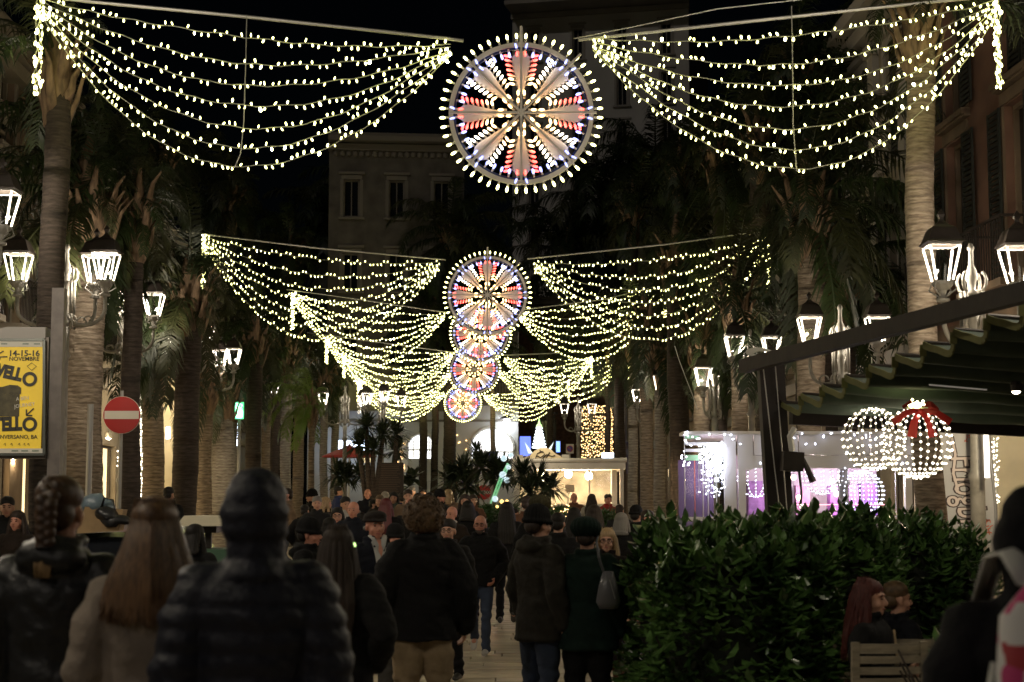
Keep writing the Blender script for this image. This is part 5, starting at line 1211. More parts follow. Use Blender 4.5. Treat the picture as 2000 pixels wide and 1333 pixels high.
def coat_mesh(J, hem=.86, bulk=1, hood=None, puff=0, flare=0, collar=True, voxel=.016, dz=0, open_=0, vneck=0):
    m = MB(); z = V(0, 0, dz); h0 = hem
    prof = [(.19+flare+.01, h0), (.195+flare, h0+.02)]
    if h0 < .80: prof += [(.195+flare*.6, .80)]
    prof += [(.195+flare*.3, .98), (.182, 1.10), (.205, 1.26), (.215, 1.36), (.175, 1.445), (.10, 1.50), (.082, 1.535 if collar else 1.51)]
    m.lathe([(r_*bulk, zz) for r_, zz in prof], z, 22, 1, .70)
    for n, s_ in (('L', -1), ('R', 1)):
        b = .012+(bulk-1)*.12; w_ = J['wr'+n]; d = (w_-J['el'+n]).normalized()
        m.limb([J['sh'+n]+V(-s_*.02, 0, -.02), J['sh'+n].lerp(J['el'+n], .5), J['el'+n], J['el'+n].lerp(w_, .5), w_+d*.01], [.078+b, .072+b, .062+b, .056+b, .046+b*.8], 14)
    if hood == 'down': m.ell(V(0, -.11, 1.475)+z, (.135*bulk, .07, .065), 14, 8); m.tube([V(-.10, -.06, 1.50)+z, V(0, -.12, 1.53)+z, V(.10, -.06, 1.50)+z], .035, 8)
    if hood == 'up': m.ell(V(0, -.035, 1.655)+z, (.108, .112, .142), 18, 12); m.lathe([(.12, 1.44), (.095, 1.50), (.09, 1.6)], z+V(0, -.025, 0), 16)
    if collar and hood != 'up': m.tube([V(.085*cos(a), .085*sin(a)-.005, 1.53+.012*sin(a*1)) +z for a in [pi*.62+i*(pi*1.76)/14 for i in range(15)]], .020, 6)
    me = fuse(m, voxel, 3, 'coat'); NR = normals(me)
    if puff:
        for v in me.vertices:
            n_ = NR[v.index]; zz = v.co.z-dz
            if zz > 1.50: q = abs(sin(zz*pi/.06))**.6*.006
            else: q = abs(sin(zz*pi/puff))**.55*.013
            nn = V(n_.x, n_.y, n_.z*.3); v.co += nn*(q-.004)
    for v in me.vertices:   # cloth creases
        q = noise.noise(V(v.co.x*6, v.co.y*6, v.co.z*11))*.014+(.5-abs(noise.noise(V(v.co.x*9+3, v.co.y*9, v.co.z*17+v.co.x*9))))*.014+noise.noise(v.co*23)*.004; v.co += NR[v.index]*q
    return me
def trouser_mesh(J, wide=1, cargo=False, dz=0, voxel=.014):
    m = MB(); m.lathe([(.10, .84), (.16, .88), (.172, .96), (.155, 1.04)], V(0, 0, dz), 16, 1, .72)
    for n, s_ in (('L', -1), ('R', 1)):
        h, k, a = J['hip'+n], J['kn'+n], J['an'+n]; d = (a-k).normalized()
        m.limb([h+V(0, 0, -.02), h.lerp(k, .5), k, k.lerp(a, .5), a+d*.01], [.098*wide**.5, .088*wide, .068*wide, .062*wide, .058*wide], 14)
        if cargo: c = h.lerp(k, .72)+V(s_*.085, 0, 0); m.box(c, (.05, .15, .19)); m.box(c+V(s_*.008, 0, .085), (.055, .16, .05))
    me = fuse(m, voxel, 3, 'trousers'); NR = normals(me)
    for v in me.vertices: v.co += NR[v.index]*(noise.noise(V(v.co.x*9, v.co.y*9, v.co.z*14))*.009+ (.006*sin(v.co.z*60+v.co.x*20) if v.co.z < .25 or .42 < v.co.z < .58 else 0))
    return me
def shoe_mesh(a, toe=V(0, 1, 0)):
    m = MB(); g = max(.0, a.z-.085); tilt = .5 if g > .05 else 0; b = V(a.x, a.y, g)
    Mx = Matrix.Rotation(-tilt, 3, 'X') if tilt else None
    def q(v): return b+(Mx @ v if Mx else v)
    m.tube([q(V(0, -.09, .05)), q(V(0, -.03, .055)), q(V(0, .07, .045)), q(V(0, .15, .03)), q(V(0, .185, .025))], [(.034, .045), (.040, .05), (.046, .036), (.042, .024), (.022, .015)], 12, flat=(1,0,0))
    m.tube([q(V(0, -.01, .05)), q(V(0, -.015, .12))], [.045, .042], 12)
    return fuse(m, .010, 2, 'shoe')
def cap_shell(m, front=0, z=0): m.ell(V(0, -.018, 1.698+z), (.088, .104, .080), 18, 12)
def hair_mesh(kind, z=0):
    m = MB(); rr = random.Random(hash(kind) % 97 if False else len(kind))
    if kind == 'short': cap_shell(m, z=z); m.ell(V(0, -.06, 1.63+z), (.078, .062, .065), 14, 8); me = fuse(m, .009, 2, 'hair')
    elif kind == 'fringe':
        m.tube([V(.082*cos(a), .09*sin(a)-.01, 1.62+z) for a in [pi*1.02+i*pi*.96/12 for i in range(13)]], .022, 8); me = fuse(m, .008, 2, 'hair')
    elif kind == 'curly':
        cap_shell(m, z=z)
        for i in range(230):
            a = rr.uniform(0, 2*pi); u = rr.uniform(-.85, 1); s_ = sqrt(1-u*u); n_ = V(s_*cos(a), s_*sin(a), u)
            if n_.y > .45 and n_.z < .45: continue
            m.ell(V(0, -.02, 1.665+z)+V(n_.x*.122, n_.y*.128, n_.z*.112), (.028, .028, .026), 6, 5)
        me = fuse(m, .008, 1, 'hair')
    elif kind in ('long', 'bob', 'verylong', 'pony'):
        cap_shell(m, z=z); L = {'long': 1.30, 'bob': 1.46, 'verylong': 1.16, 'pony': 1.5}[kind]
        m.tube([V(0, -.03, 1.70+z), V(0, -.07, 1.60+z), V(0, -.10, 1.50+z), V(0, -.135, (1.5+L)/2+z), V(0, -.14, L+z)], [(.088, .07), (.100, .062), (.118, .055), (.135, .045), (.125, .025)], 16, flat=(1,0,0))
        for s_ in (-1, 1): m.limb([V(s_*.075, .0, 1.68+z), V(s_*.092, .0, 1.58+z), V(s_*.105, -.0, 1.48+z), V(s_*.11, .03, max(L, 1.36)+z)], [.024, .03, .032, .018], 8)
        me = fuse(m, .009, 2, 'hair'); NR = normals(me)
        for v in me.vertices:
            a = atan2(v.co.x, -(v.co.y+.0)); v.co += V(NR[v.index].x, NR[v.index].y, 0)*(.006*noise.noise(V(a*11, 0, v.co.z*1.2))+.003*sin(a*34+3*noise.noise(v.co*4)))
    return me
def hat_mesh(kind, z=0):
    m = MB()
    if kind == 'beanie': m.ell(V(0, -.015, 1.70+z), (.096, .112, .105), 20, 12); m.tube([V(.094*cos(a), .110*sin(a)-.012, 1.665-.012*sin(a)+z) for a in [i*pi/12 for i in range(25)]], .019, 8)
    if kind == 'slouch': m.ell(V(0, -.055, 1.715+z), (.128, .135, .088), 20, 12, Matrix.Rotation(R(-14), 3, 'X')); m.tube([V(.092*cos(a), .108*sin(a)-.012, 1.665-.012*sin(a)+z) for a in [i*pi/12 for i in range(25)]], .018, 8)
    if kind == 'flatcap': m.ell(V(0, .0, 1.722+z), (.100, .128, .052), 20, 10, Matrix.Rotation(R(6), 3, 'X')); m.ell(V(0, .105, 1.692+z), (.072, .055, .011), 16, 6, Matrix.Rotation(R(-12), 3, 'X')); m.tube([V(.090*cos(a), .105*sin(a)-.012, 1.69+z) for a in [i*pi/12 for i in range(25)]], .016, 8)
    me = fuse(m, .008, 2, 'hat')
    if kind != 'flatcap':
        NR = normals(me)
        for v in me.vertices: a = atan2(v.co.y, v.co.x); v.co += NR[v.index]*.0035*sin(a*30)
    return me
CACHE = {}
def C(key, fn):
    if key not in CACHE: CACHE[key] = fn()
    return CACHE[key]
SKIN = mat('skin', (.52, .28, .19), .55, noise_=.15, scale=14); SKINP = mat('skin_ruddy', (.56, .25, .17), .55, noise_=.2, scale=12); SKIND = mat('skin_tan', (.40, .21, .13), .55)
EYE = mat('eye_dark', (.02, .015, .012), .25); LIP = mat('lip', (.33, .10, .08), .5); LENS = mat('spectacle_black', (.015, .012, .012), .3)
def cloth(n, c, rough=.85, **k): return mat('cloth_'+n, c, rough, noise_=.35, scale=7, bump=.25, sheen=0, spec=.25, bscale=60, **k)
BLK = cloth('black', (0.0055, 0.0055, 0.0060)); NAVY = cloth('navy', (0.0066, 0.0083, 0.0165)); CHAR = cloth('charcoal', (0.0165, 0.0160, 0.0165)); DGRN = cloth('dark_green', (0.0044, 0.0176, 0.0132)); DBRN = cloth('dark_brown', (0.0193, 0.0121, 0.0083)); OLIV = cloth('olive_grey', (0.0248, 0.0220, 0.0165))
JEAN = cloth('jeans', (.045, .06, .10)); GREYT = cloth('grey_trousers', (.09, .085, .078)); KHAK = cloth('khaki', (.24, .18, .11)); TAUP = cloth('taupe', (.34, .285, .235)); WHIC = cloth('off_white', (.45, .42, .37)); TANC = cloth('tan', (.22, .15, .10)); REDC = cloth('dark_red', (.30, .03, .025)); GRNG = cloth('grey_green', (.10, .12, .10)); BRNC = cloth('brown', (.15, .07, .04)); BLUC = cloth('blue', (.02, .03, .10))
PUFN = mat('puffer_navy', (.007, .009, .022), .6, noise_=.2, scale=6, bump=.3, bscale=40); PUFG = mat('leather_black', (.013, .014, .016), .5, noise_=.3, scale=5, bump=.5, bscale=16)
HBR = mat('hair_dark_brown', (.030, .016, .009), .68, noise_=.5, scale=30, stretch=(3,3,.3)); HBK = mat('hair_black', (.010, .008, .007), .65, spec=.3); HBL = mat('hair_blonde', (.42, .28, .14), .5, noise_=.4, scale=30, stretch=(3,3,.3)); HGR = mat('hair_grey', (.17, .16, .15), .6); HLT = mat('hair_light_brown', (.17, .092, .042), .5, noise_=.55, scale=26, stretch=(4,4,.25), c2=(.065, .034, .016)); HRD = mat('hair_red', (.085, .012, .008), .7, noise_=.5, scale=26, stretch=(4,4,.3)); HCU = mat('hair_curly_brown', (.13, .075, .035), .6, noise_=.5, scale=30)
SHB = mat('shoe_black', (.02, .018, .016), .5); SHG = mat('sneaker_grey', (.35, .33, .30), .6)
BUTTONM = WHS
def person(px, top, D, deg, label, coat=BLK, trs=BLK, arms=('down', 'down'), legs='stand', hair='short', hm=HBR, hat=None, hatm=BLK, hem=.86, bulk=1.0, hood=None, puff=0, flare=0, skin=None, near=False, glasses=False, shoe=SHB, cargo=False, wide=1, shirt=None, h=None, z0=None, name='person', hathi=.055, faced=None, beard=False, group=None, scarf=None, lean=0, collar=True):
    zt = P(px, top, D).z; g = gz(D) if z0 is None else z0; H = (zt-g) if h is None else h; full = 1.762+(hathi if hat else (.02 if hair else 0)) + (.03 if hood == 'up' else 0); sit = legs == 'sit'; dz = -.46 if sit else 0
    s = H/(full+dz) if h is None else h/(full+dz)
    root = thing(name, label, 'person', (X(px, D), D, g), R(180+deg), group); root.scale = (s, s, s)
    if lean: root.rotation_euler = (R(lean), 0, R(180+deg))
    vx = .0075 if near else .014; J = joints(arms, legs); kb = (arms, legs)
    b = place('body', C(('b', kb, near), lambda: body_mesh(J, vx, dz, hands=True)), root, skin or SKIN)
    if hood == 'up': pass
    ck = ('c', kb, hem, bulk, hood, puff, flare, near, collar)
    c = place('coat', C(ck, lambda: coat_mesh(J, hem, bulk, hood, puff, flare, voxel=.012 if near else .018, dz=dz, collar=collar)), root, coat)
    place('trousers', C(('t', kb, wide, cargo), lambda: trouser_mesh(J, wide, cargo, dz)), root, trs)
    for n in 'LR': place('shoe', C(('s', kb, n), lambda: shoe_mesh(J['an'+n])), root, shoe)
    if hair: place('hair', C(('h', hair, dz), lambda: hair_mesh(hair, dz)), root, hm)
    if hat: place('hat', C(('k', hat, dz), lambda: hat_mesh(hat, dz)), root, hatm)
    face = faced if faced is not None else (cos(R(deg)) > -.35)
    if face and hood != 'up':
        em = C('eye', lambda: MB().ell((0,0,0), (.0105, .006, .0055), 10, 6).mesh('eye', True)); bm = C('brow', lambda: MB().tube([(-.017, -.002, 0), (0, .003, .004), (.017, -.003, 0)], .0042, 6).mesh('eyebrow', True))
        for s_ in (-1, 1): place('eye', em, root, EYE, V(s_*.031, .0865, 1.641+dz), (0, 0, -s_*.3)); place('eyebrow', bm, root, hm if hm is not HBL else HBR, V(s_*.031, .0905, 1.662+dz), (0, 0, -s_*.3))
        place('mouth', C('mouth', lambda: MB().tube([(-.021, -.005, 0), (-.008, .002, .002), (.008, .002, .002), (.021, -.005, 0)], [.003, .0055, .0055, .003], 7).mesh('mouth', True)), root, LIP, V(0, .093, 1.573+dz))
        if glasses:
            m = MB()
            for s_ in (-1, 1):
                pts = [V(s_*.033+.024*cos(a), .107-.006*abs(cos(a)), 1.640+.018*sin(a)+dz) for a in [i*pi/8 for i in range(17)]]; m.tube(pts, .0032, 5, cap=False); m.bar((s_*.057, .10, 1.642+dz), (s_*.082, .0, 1.640+dz), .004)
            m.bar((-.01, .108, 1.643+dz), (.01, .108, 1.643+dz), .004); m.build('glasses', LENS, root, world=False)
        if beard:
            m = MB(); m.ell(V(0, .058, 1.552+dz), (.045, .045, .034), 12, 8); m.tube([V(-.055, .045, 1.60+dz), V(-.05, .062, 1.57+dz), V(0, .088, 1.556+dz), V(.05, .062, 1.57+dz), V(.055, .045, 1.60+dz)], .012, 6); place('beard', fuse(m, .008, 1, 'beard'), root, mat('beard', (.09, .06, .045), .8, noise_=.4, scale=40))
    if shirt:
        pf = [(1.10, .182), (1.26, .205), (1.36, .215), (1.445, .175), (1.50, .10), (1.535, .082)]
        def front(zz, x):
            for (za, ra), (zb, rb) in zip(pf[:-1], pf[1:]):
                if za <= zz <= zb: r_ = (ra+(rb-ra)*(zz-za)/(zb-za))*bulk; break
            else: r_ = .19*bulk
            return .70*sqrt(max(1e-4, r_*r_-x*x))+.014
        rows = [(1.12, .010), (1.18, .022), (1.25, .034), (1.32, .044), (1.39, .054), (1.45, .060), (1.50, .060), (1.53, .052)]
        m = MB(); vs = []
        for off in (0, -.012):
            for zz, hw in rows:
                for j_ in range(7): x = hw*(j_/3-1); vs.append((x, front(zz, x)+off, zz+dz))
        nn_ = len(rows)*7; fs = [(i_*7+j_, i_*7+j_+1, (i_+1)*7+j_+1, (i_+1)*7+j_) for i_ in range(len(rows)-1) for j_ in range(6)]; fs += [tuple(q+nn_ for q in reversed(f)) for f in fs]
        m.add(vs, fs); so_ = m.build('shirt', shirt, root, True, world=False)
        for s_ in (-1, 1):
            m = MB(); m.tube([V(s_*.070, .05, 1.56+dz), V(s_*.05, .095, 1.535+dz), V(s_*.030, .135, 1.48+dz), V(s_*.022, .150, 1.43+dz)], [(.018, .006), (.024, .006), (.022, .006), (.004, .003)], 8, flat=(1,0,0)); m.build('collar', shirt, so_, True, world=False)
        m = MB(); m.tube([V(0, .06, 1.53+dz), V(0, .115, 1.49+dz), V(0, .150, 1.43+dz), V(0, .168, 1.38+dz)], [(.045, .01), (.034, .01), (.020, .008), (.003, .003)], 10, flat=(1,0,0)); m.build('throat', skin or SKIN, so_, True, world=False)
    if scarf:
        m = MB(); m.tube([V(.075*cos(a), .08*sin(a)+.01, 1.525+dz+.01*sin(a*3)) for a in [i*pi/8 for i in range(17)]], .03, 8); m.limb([V(.02, .10, 1.5+dz), V(.03, .15, 1.4+dz)], [.03, .025], 8); place('scarf', fuse(m, .012, 1, 'scarf'), root, scarf)
    return root
PW = cloth('striped_white', (.5, .5, .48))
def locks(g, m_, n, zend, dz=0, seed=1, sweep=2.4, r0=1.0, wave=0):
    rr = random.Random(seed); m = MB()
    for i in range(n):
        a = rr.uniform(-sweep, sweep); rad = rr.uniform(.96, 1.1)*r0; yb = -cos(a)*.10; k = rr.uniform(0, 6); e = rr.uniform(-.05, .03)
        zs = [1.66, 1.58, 1.50, (1.5+zend)/2, zend+e]; rs = [.094, .104, .112, .118, .112]; pts = [V(.05*sin(a), -.03-.05*cos(a), 1.785-.03*rr.random()+dz)]
        for j, (zz, r_) in enumerate(zip(zs, rs)): pts.append(V(r_*sin(a)*rad+wave*sin(k+j*2.1), -.02-.012*j+yb*(1.02+.06*j)*rad+wave*cos(k+j*1.7), zz+dz))
        m.tube(pts, [.003, .0065, .007, .007, .006, .001], 4, cap=False)
    return m.build('hair_lock', m_, g, True, world=False, kind='stuff')
# seven or so figures close to us
g = person(118, 925, 6.3, 176, 'woman with a long braid ending blonde, black padded leather jacket, at the left edge', PUFG, BLK, ('down', 'pocket'), 'stand', 'short', mat('hair_braid_brown', (.085, .045, .022), .5, noise_=.5, scale=40), near=True, hem=.84, bulk=1.0, puff=0, flare=.02, faced=False, hood='down')
m = MB(); x0 = 0
for i in range(15):
    t = i/14; z = 1.745-.235*t; s_ = 1 if i % 2 else -1; w_ = .030*(1-.25*t); y = -.075-.075*smooth(t*3)
    m.ell(V(s_*w_*.55, y, z), (w_, .026, .030), 8, 6, Matrix.Rotation(s_*.75, 3, 'Y'))
HBB = mat('hair_braid_brown', (.085, .045, .022), .5, noise_=.5, scale=40); place('braid', fuse(m, .006, 1, 'braid'), g, HBB)
m = MB(); rr = random.Random(2)
for i in range(60): a = rr.uniform(-.03, .03); m.tube([V(a*.4, -.165, 1.51), V(a*1.0, -.17, 1.46), V(a*.9, -.168+rr.uniform(-.01, .01), 1.405)], [.004, .005, .002], 4)
m.ell(V(0, -.165, 1.465), (.02, .012, .045), 8, 6); m.build('braid_end', HBL, g, True, world=False); MB().tube([V(.028*cos(a), -.16+.02*sin(a), 1.51) for a in [i*pi/6 for i in range(13)]], .006, 6).build('hair_tie', BLK, g, world=False)
g = person(305, 966, 6.1, 183, 'woman with very long straight light brown hair and taupe coat', TAUP, BLK, ('down', 'down'), 'stand', 'short', HLT, near=True, hem=.70, bulk=1.0, flare=.02, faced=False)
m = MB(); rr = random.Random(5)
for i in range(900):
    a = rr.uniform(-2.2, 2.2); top_ = V(.075*sin(a)*rr.uniform(.1, 1), -.03-.06*cos(a)*rr.uniform(.2, 1), 1.768-.05*abs(sin(a))*rr.random()); rad = rr.uniform(.9, 1.05); yb = -cos(a)*.10
    pts = [top_, V(.092*sin(a), -.02+yb*1.02, 1.66)*1, V(.112*sin(a)*rad, -.02+yb*1.2, 1.58), V(.142*sin(a)*rad, -.045+yb*1.15, 1.50), V(.170*sin(a)*rad, -.06+yb*1.1, 1.42), V((.185+rr.uniform(-.01, .012))*sin(a)*rad+rr.uniform(-.008, .008), -.07+yb*1.05, 1.32+rr.uniform(-.03, .04)+.02*abs(a))]
    m.tube(pts, [.003, .0075, .009, .009, .008, .0015], 4, cap=False)
m.build('long_hair', HLT, g, True, world=False)
m = MB(); m.tube([V(0, -.02, 1.74), V(0, -.05, 1.64), V(0, -.085, 1.56), V(0, -.105, 1.48), V(0, -.115, 1.40), V(0, -.11, 1.36)], [(.06, .05), (.088, .065), (.11, .06), (.14, .055), (.16, .045), (.14, .02)], 16, flat=(1,0,0)); m.build('hair_under', HLT, g, True, world=False)
g = person(500, 918, 5.6, 186, 'broad hooded man in a quilted navy puffer jacket, back turned', PUFN, BLK, ('down', 'down'), 'stand', None, hood='up', puff=.075, near=True, hem=.80, bulk=1.04, faced=False)
g = person(662, 1024, 8.8, 172, 'woman with long dark hair and green hair clip, black coat, back turned', BLK, BLK, ('down', 'pocket'), 'stand', 'verylong', HBR, near=True, hem=.72, flare=.02, bulk=1.05, faced=False)
locks(g, HBR, 260, 1.17, seed=3, sweep=2.2)
MB().ell((.10, -.03, 1.66), (.012, .022, .016), 8, 6).build('hair_clip', glow('green_clip', (.6, 1, .3), .9), g, world=False)
g = person(733, 988, 13.6, 24, 'elderly man in dark flat cap, navy coat over open striped white shirt', NAVY, GREYT, ('down', 'pocket'), 'stand', 'fringe', HGR, 'flatcap', cloth('cap_wool', (.025, .02, .018)), near=True, hem=.84, bulk=1.08, shirt=PW, skin=SKINP, wide=1.15)
g = person(828, 976, 11.6, 188, 'person with curly light brown hair in a black fleece jacket and khaki cargo trousers', cloth('black_fleece', (0.0033, 0.0033, 0.0039)), KHAK, ('out', 'out'), 'stand', 'curly', HCU, near=True, hem=.80, bulk=1.18, cargo=True, wide=1.28, faced=False)
m = MB(); rr = random.Random(8)
for i in range(420):
    a = rr.uniform(0, 2*pi); u = rr.uniform(-.8, 1); s_ = sqrt(1-u*u); n_ = V(s_*cos(a), s_*sin(a), u)
    if n_.y > .45 and n_.z < .45: continue
    c = V(0, -.02, 1.672)+V(n_.x*.138, n_.y*.142, n_.z*.132); t_ = n_.orthogonal().normalized(); b = n_.cross(t_); ph = rr.uniform(0, 6); q = rr.uniform(.012, .022)
    m.tube([c+(t_*cos(ph+k*1.1)+b*sin(ph+k*1.1))*q+n_*(.006*k-.012) for k in range(6)], [.0045, .006, .006, .005, .004, .001], 4, cap=False)
m.build('curl', HCU, g, True, world=False, kind='stuff')
g = person(938, 1007, 19.3, -6, 'bald bearded man with glasses walking towards us in black jacket and jeans', BLK, JEAN, ('pocket', 'pocket'), 'walk2', None, HBR, near=True, hem=.86, bulk=1.12, skin=SKINP, glasses=True, beard=True, shoe=SHG)
g = person(876, 1012, 16.5, -12, 'woman with short black hair and glasses, hand raised to her chin', BLK, BLK, ('down', 'chin'), 'stand', 'short', HBK, near=True, glasses=True, faced=True)
g = person(1052, 980, 12.3, 128, 'man in black beanie and long dark brown parka with hood, jeans', OLIV, JEAN, ('down', 'down'), 'stand', 'short', HBR, 'beanie', BLK, near=True, hem=.76, bulk=1.04, hood='down', flare=.02, glasses=True, faced=True, wide=1.15)
g = person(1146, 1006, 12.2, 168, 'person in slouchy dark green knitted hat and dark green coat with a shoulder bag', DGRN, BLK, ('down', 'down'), 'stand', 'short', HBR, 'slouch', DGRN, near=True, hem=.74, bulk=1.15, flare=.03, faced=False, wide=1.3)
bg_ = thing('shoulder_bag', 'grey leather shoulder bag hanging from the green coat', 'bag', P(1188, 1160, 11.95)); q = P(1188, 1155, 11.95); k = 12/FPX
m = MB(); m.tube([q+V(0, 0, 38*k), q+V(0, 0, 12*k), q+V(0, 0, -20*k), q+V(0, 0, -34*k)], [(10*k, 6*k), (18*k, 12*k), (24*k, 15*k), (17*k, 9*k)], 14, flat=(1,0,0)); m.build('bag_body', mat('grey_leather', (.10, .10, .11), .35, bump=.5, scale=10), bg_, True)
MB().tube([q+V(-8*k, 0, 34*k), P(1170, 1090, 11.95), P(1165, 1058, 12.05), P(1168, 1045, 12.2)], .010, 6).build('strap', mat('grey_leather_strap', (.04, .04, .045), .5), bg_); MB().bar(q+V(2*k, -14*k, 22*k), q+V(12*k, -15*k, -14*k), .006, .006).build('zip', ZINC, bg_)
g = person(1185, 1030, 14.6, -8, 'blonde woman with glasses facing us in a long dark coat', cloth('burgundy_black', (0.0121, 0.0066, 0.0066)), BRNC, ('down', 'out'), 'stand', 'long', HBL, near=True, hem=.42, flare=.05, bulk=1.05, glasses=True)
locks(g, HBL, 160, 1.32, seed=5, sweep=2.1, wave=.006)
g = person(606, 1006, 13.8, 78, 'man in black beanie seen in right profile among the crowd', BLK, BLK, ('down', 'down'), 'stand', 'short', HBK, 'beanie', BLK, near=True, hood='down', bulk=1.1, skin=SKINP)
g = person(772, 1019, 15.8, 12, 'smiling woman in dark beanie behind the flat cap man', BLK, BLK, ('down', 'down'), 'stand', 'bob', HBK, 'beanie', BLK, near=True, skin=SKINP)
# right edge, close
g = person(2022, 948, 4.3, 172, 'person in dark hooded coat at the right edge wearing a colourful backpack', cloth('dark_violet_black', (0.0066, 0.0060, 0.0088)), BLK, ('down', 'down'), 'stand', None, hood='up', near=True, hem=.80, bulk=1.05, faced=False)
bp = thing('backpack', 'white backpack with pink, red and blue patterned panels', 'backpack', g.location+V(-.01, -.18, 1.33), R(-8)); s = 1.0
PAT = mat('backpack_pattern', (.62, .60, .60), .7, noise_=.0); n = PAT.node_tree; b_ = n.nodes['Principled BSDF']; vt = n.nodes.new('ShaderNodeTexVoronoi'); vt.inputs['Scale'].default_value = 17; tc = n.nodes.new('ShaderNodeTexCoord'); n.links.new(tc.outputs['Object'], vt.inputs['Vector']); cr = n.nodes.new('ShaderNodeValToRGB'); cr.color_ramp.interpolation = 'CONSTANT'
sv = n.nodes.new('ShaderNodeSeparateColor'); n.links.new(vt.outputs['Color'], sv.inputs[0]); n.links.new(sv.outputs[0], cr.inputs[0]); e = cr.color_ramp.elements; e[0].color = (.62, .60, .60, 1); e[1].position = .56; e[1].color = (.50, .03, .16, 1)
for p_, c_ in ((.66, (.04, .12, .35)), (.72, (.62, .6, .6)), (.92, (.35, .02, .03))): x_ = e.new(p_); x_.color = (*c_, 1)
n.links.new(cr.outputs[0], b_.inputs['Base Color'])
m = MB(); m.tube([V(0, -.04, .20), V(0, -.06, .12), V(0, -.08, -.08), V(0, -.08, -.28), V(0, -.05, -.34)], [(.08, .05), (.15, .085), (.17, .11), (.17, .11), (.13, .07)], 18, flat=(1,0,0)); m.build('pack_body', PAT, bp, True, world=False)
m = MB(); m.tube([V(0, -.15, .0), V(0, -.18, -.1), V(0, -.18, -.25), V(0, -.14, -.31)], [(.08, .03), (.13, .05), (.13, .05), (.10, .03)], 14, flat=(1,0,0)); m.build('front_pocket', PAT, bp, True, world=False)
STRP = mat('strap_white', (.55, .54, .52), .7)
for s_ in (-1, 1): MB().tube([V(s_*.07, -.02, .20), V(s_*.10, .06, .275), V(s_*.125, .17, .26), V(s_*.15, .27, .12)], [(.032, .009)]*4, 8, flat=(1,0,0)).build('strap', STRP, bp, True, world=False); MB().tube([V(s_*.16, -.02, .0), V(s_*.20, .0, -.2), V(s_*.17, .0, -.36)], [(.026, .008)]*3, 8, flat=(0,1,0)).build('side_strap', STRP, bp, True, world=False)
MB().tube([V(-.04, -.05, .20), V(0, -.06, .25), V(.04, -.05, .20)], .012, 6).build('handle', mat('pink_web', (.5, .04, .2), .7), bp, True, world=False)
# seated couple
g = person(1696, 1128, 10.6, 62, 'seated woman with long dark red hair in profile, black jacket', BLK, BLK, ('hold', 'hold'), 'sit', 'long', HRD, near=True, faced=True, hem=.86, scarf=None)
locks(g, HRD, 300, 1.27, dz=-.46, seed=4, sweep=2.0, wave=.006)
MB().bar((.0, .155, .98), (.012, .175, .80), .012, .01).build('zip', mat('brass_zip', (.45, .33, .18), .5), g, world=False)
person(1748, 1133, 11.3, 100, 'seated person with short brown hair behind the red haired woman', cloth('dark_navy', (0.0055, 0.0066, 0.0110)), BLK, ('hold', 'hold'), 'sit', 'short', HCU, near=True, hood='down', bulk=1.1)
# left edge pair
person(14, 968, 20, 14, 'dark haired man in black at the left edge looking down', BLK, BLK, ('down', 'hold'), 'stand', 'short', HBK, skin=SKIND)
person(34, 996, 19, -10, 'brown haired woman next to the man at the left edge', DBRN, BLK, ('down', 'down'), 'stand', 'long', HBR, skin=SKINP)
person(212, 978, 21.5, 150, 'person with dark red brown hair behind the cardboard box', BLK, BLK, ('down', 'down'), 'stand', 'bob', mat('hair_auburn', (.07, .02, .012), .5))
person(330, 950, 30, 160, 'dark haired person far behind the long haired woman, before the lit pillar', BLK, BLK, ('down', 'down'), 'stand', 'short', HBK)
person(384, 1022, 14.8, 150, 'person in black partly hidden below the vendor cart canopy', BLK, BLK, ('down', 'down'), 'stand', 'bob', HBK)
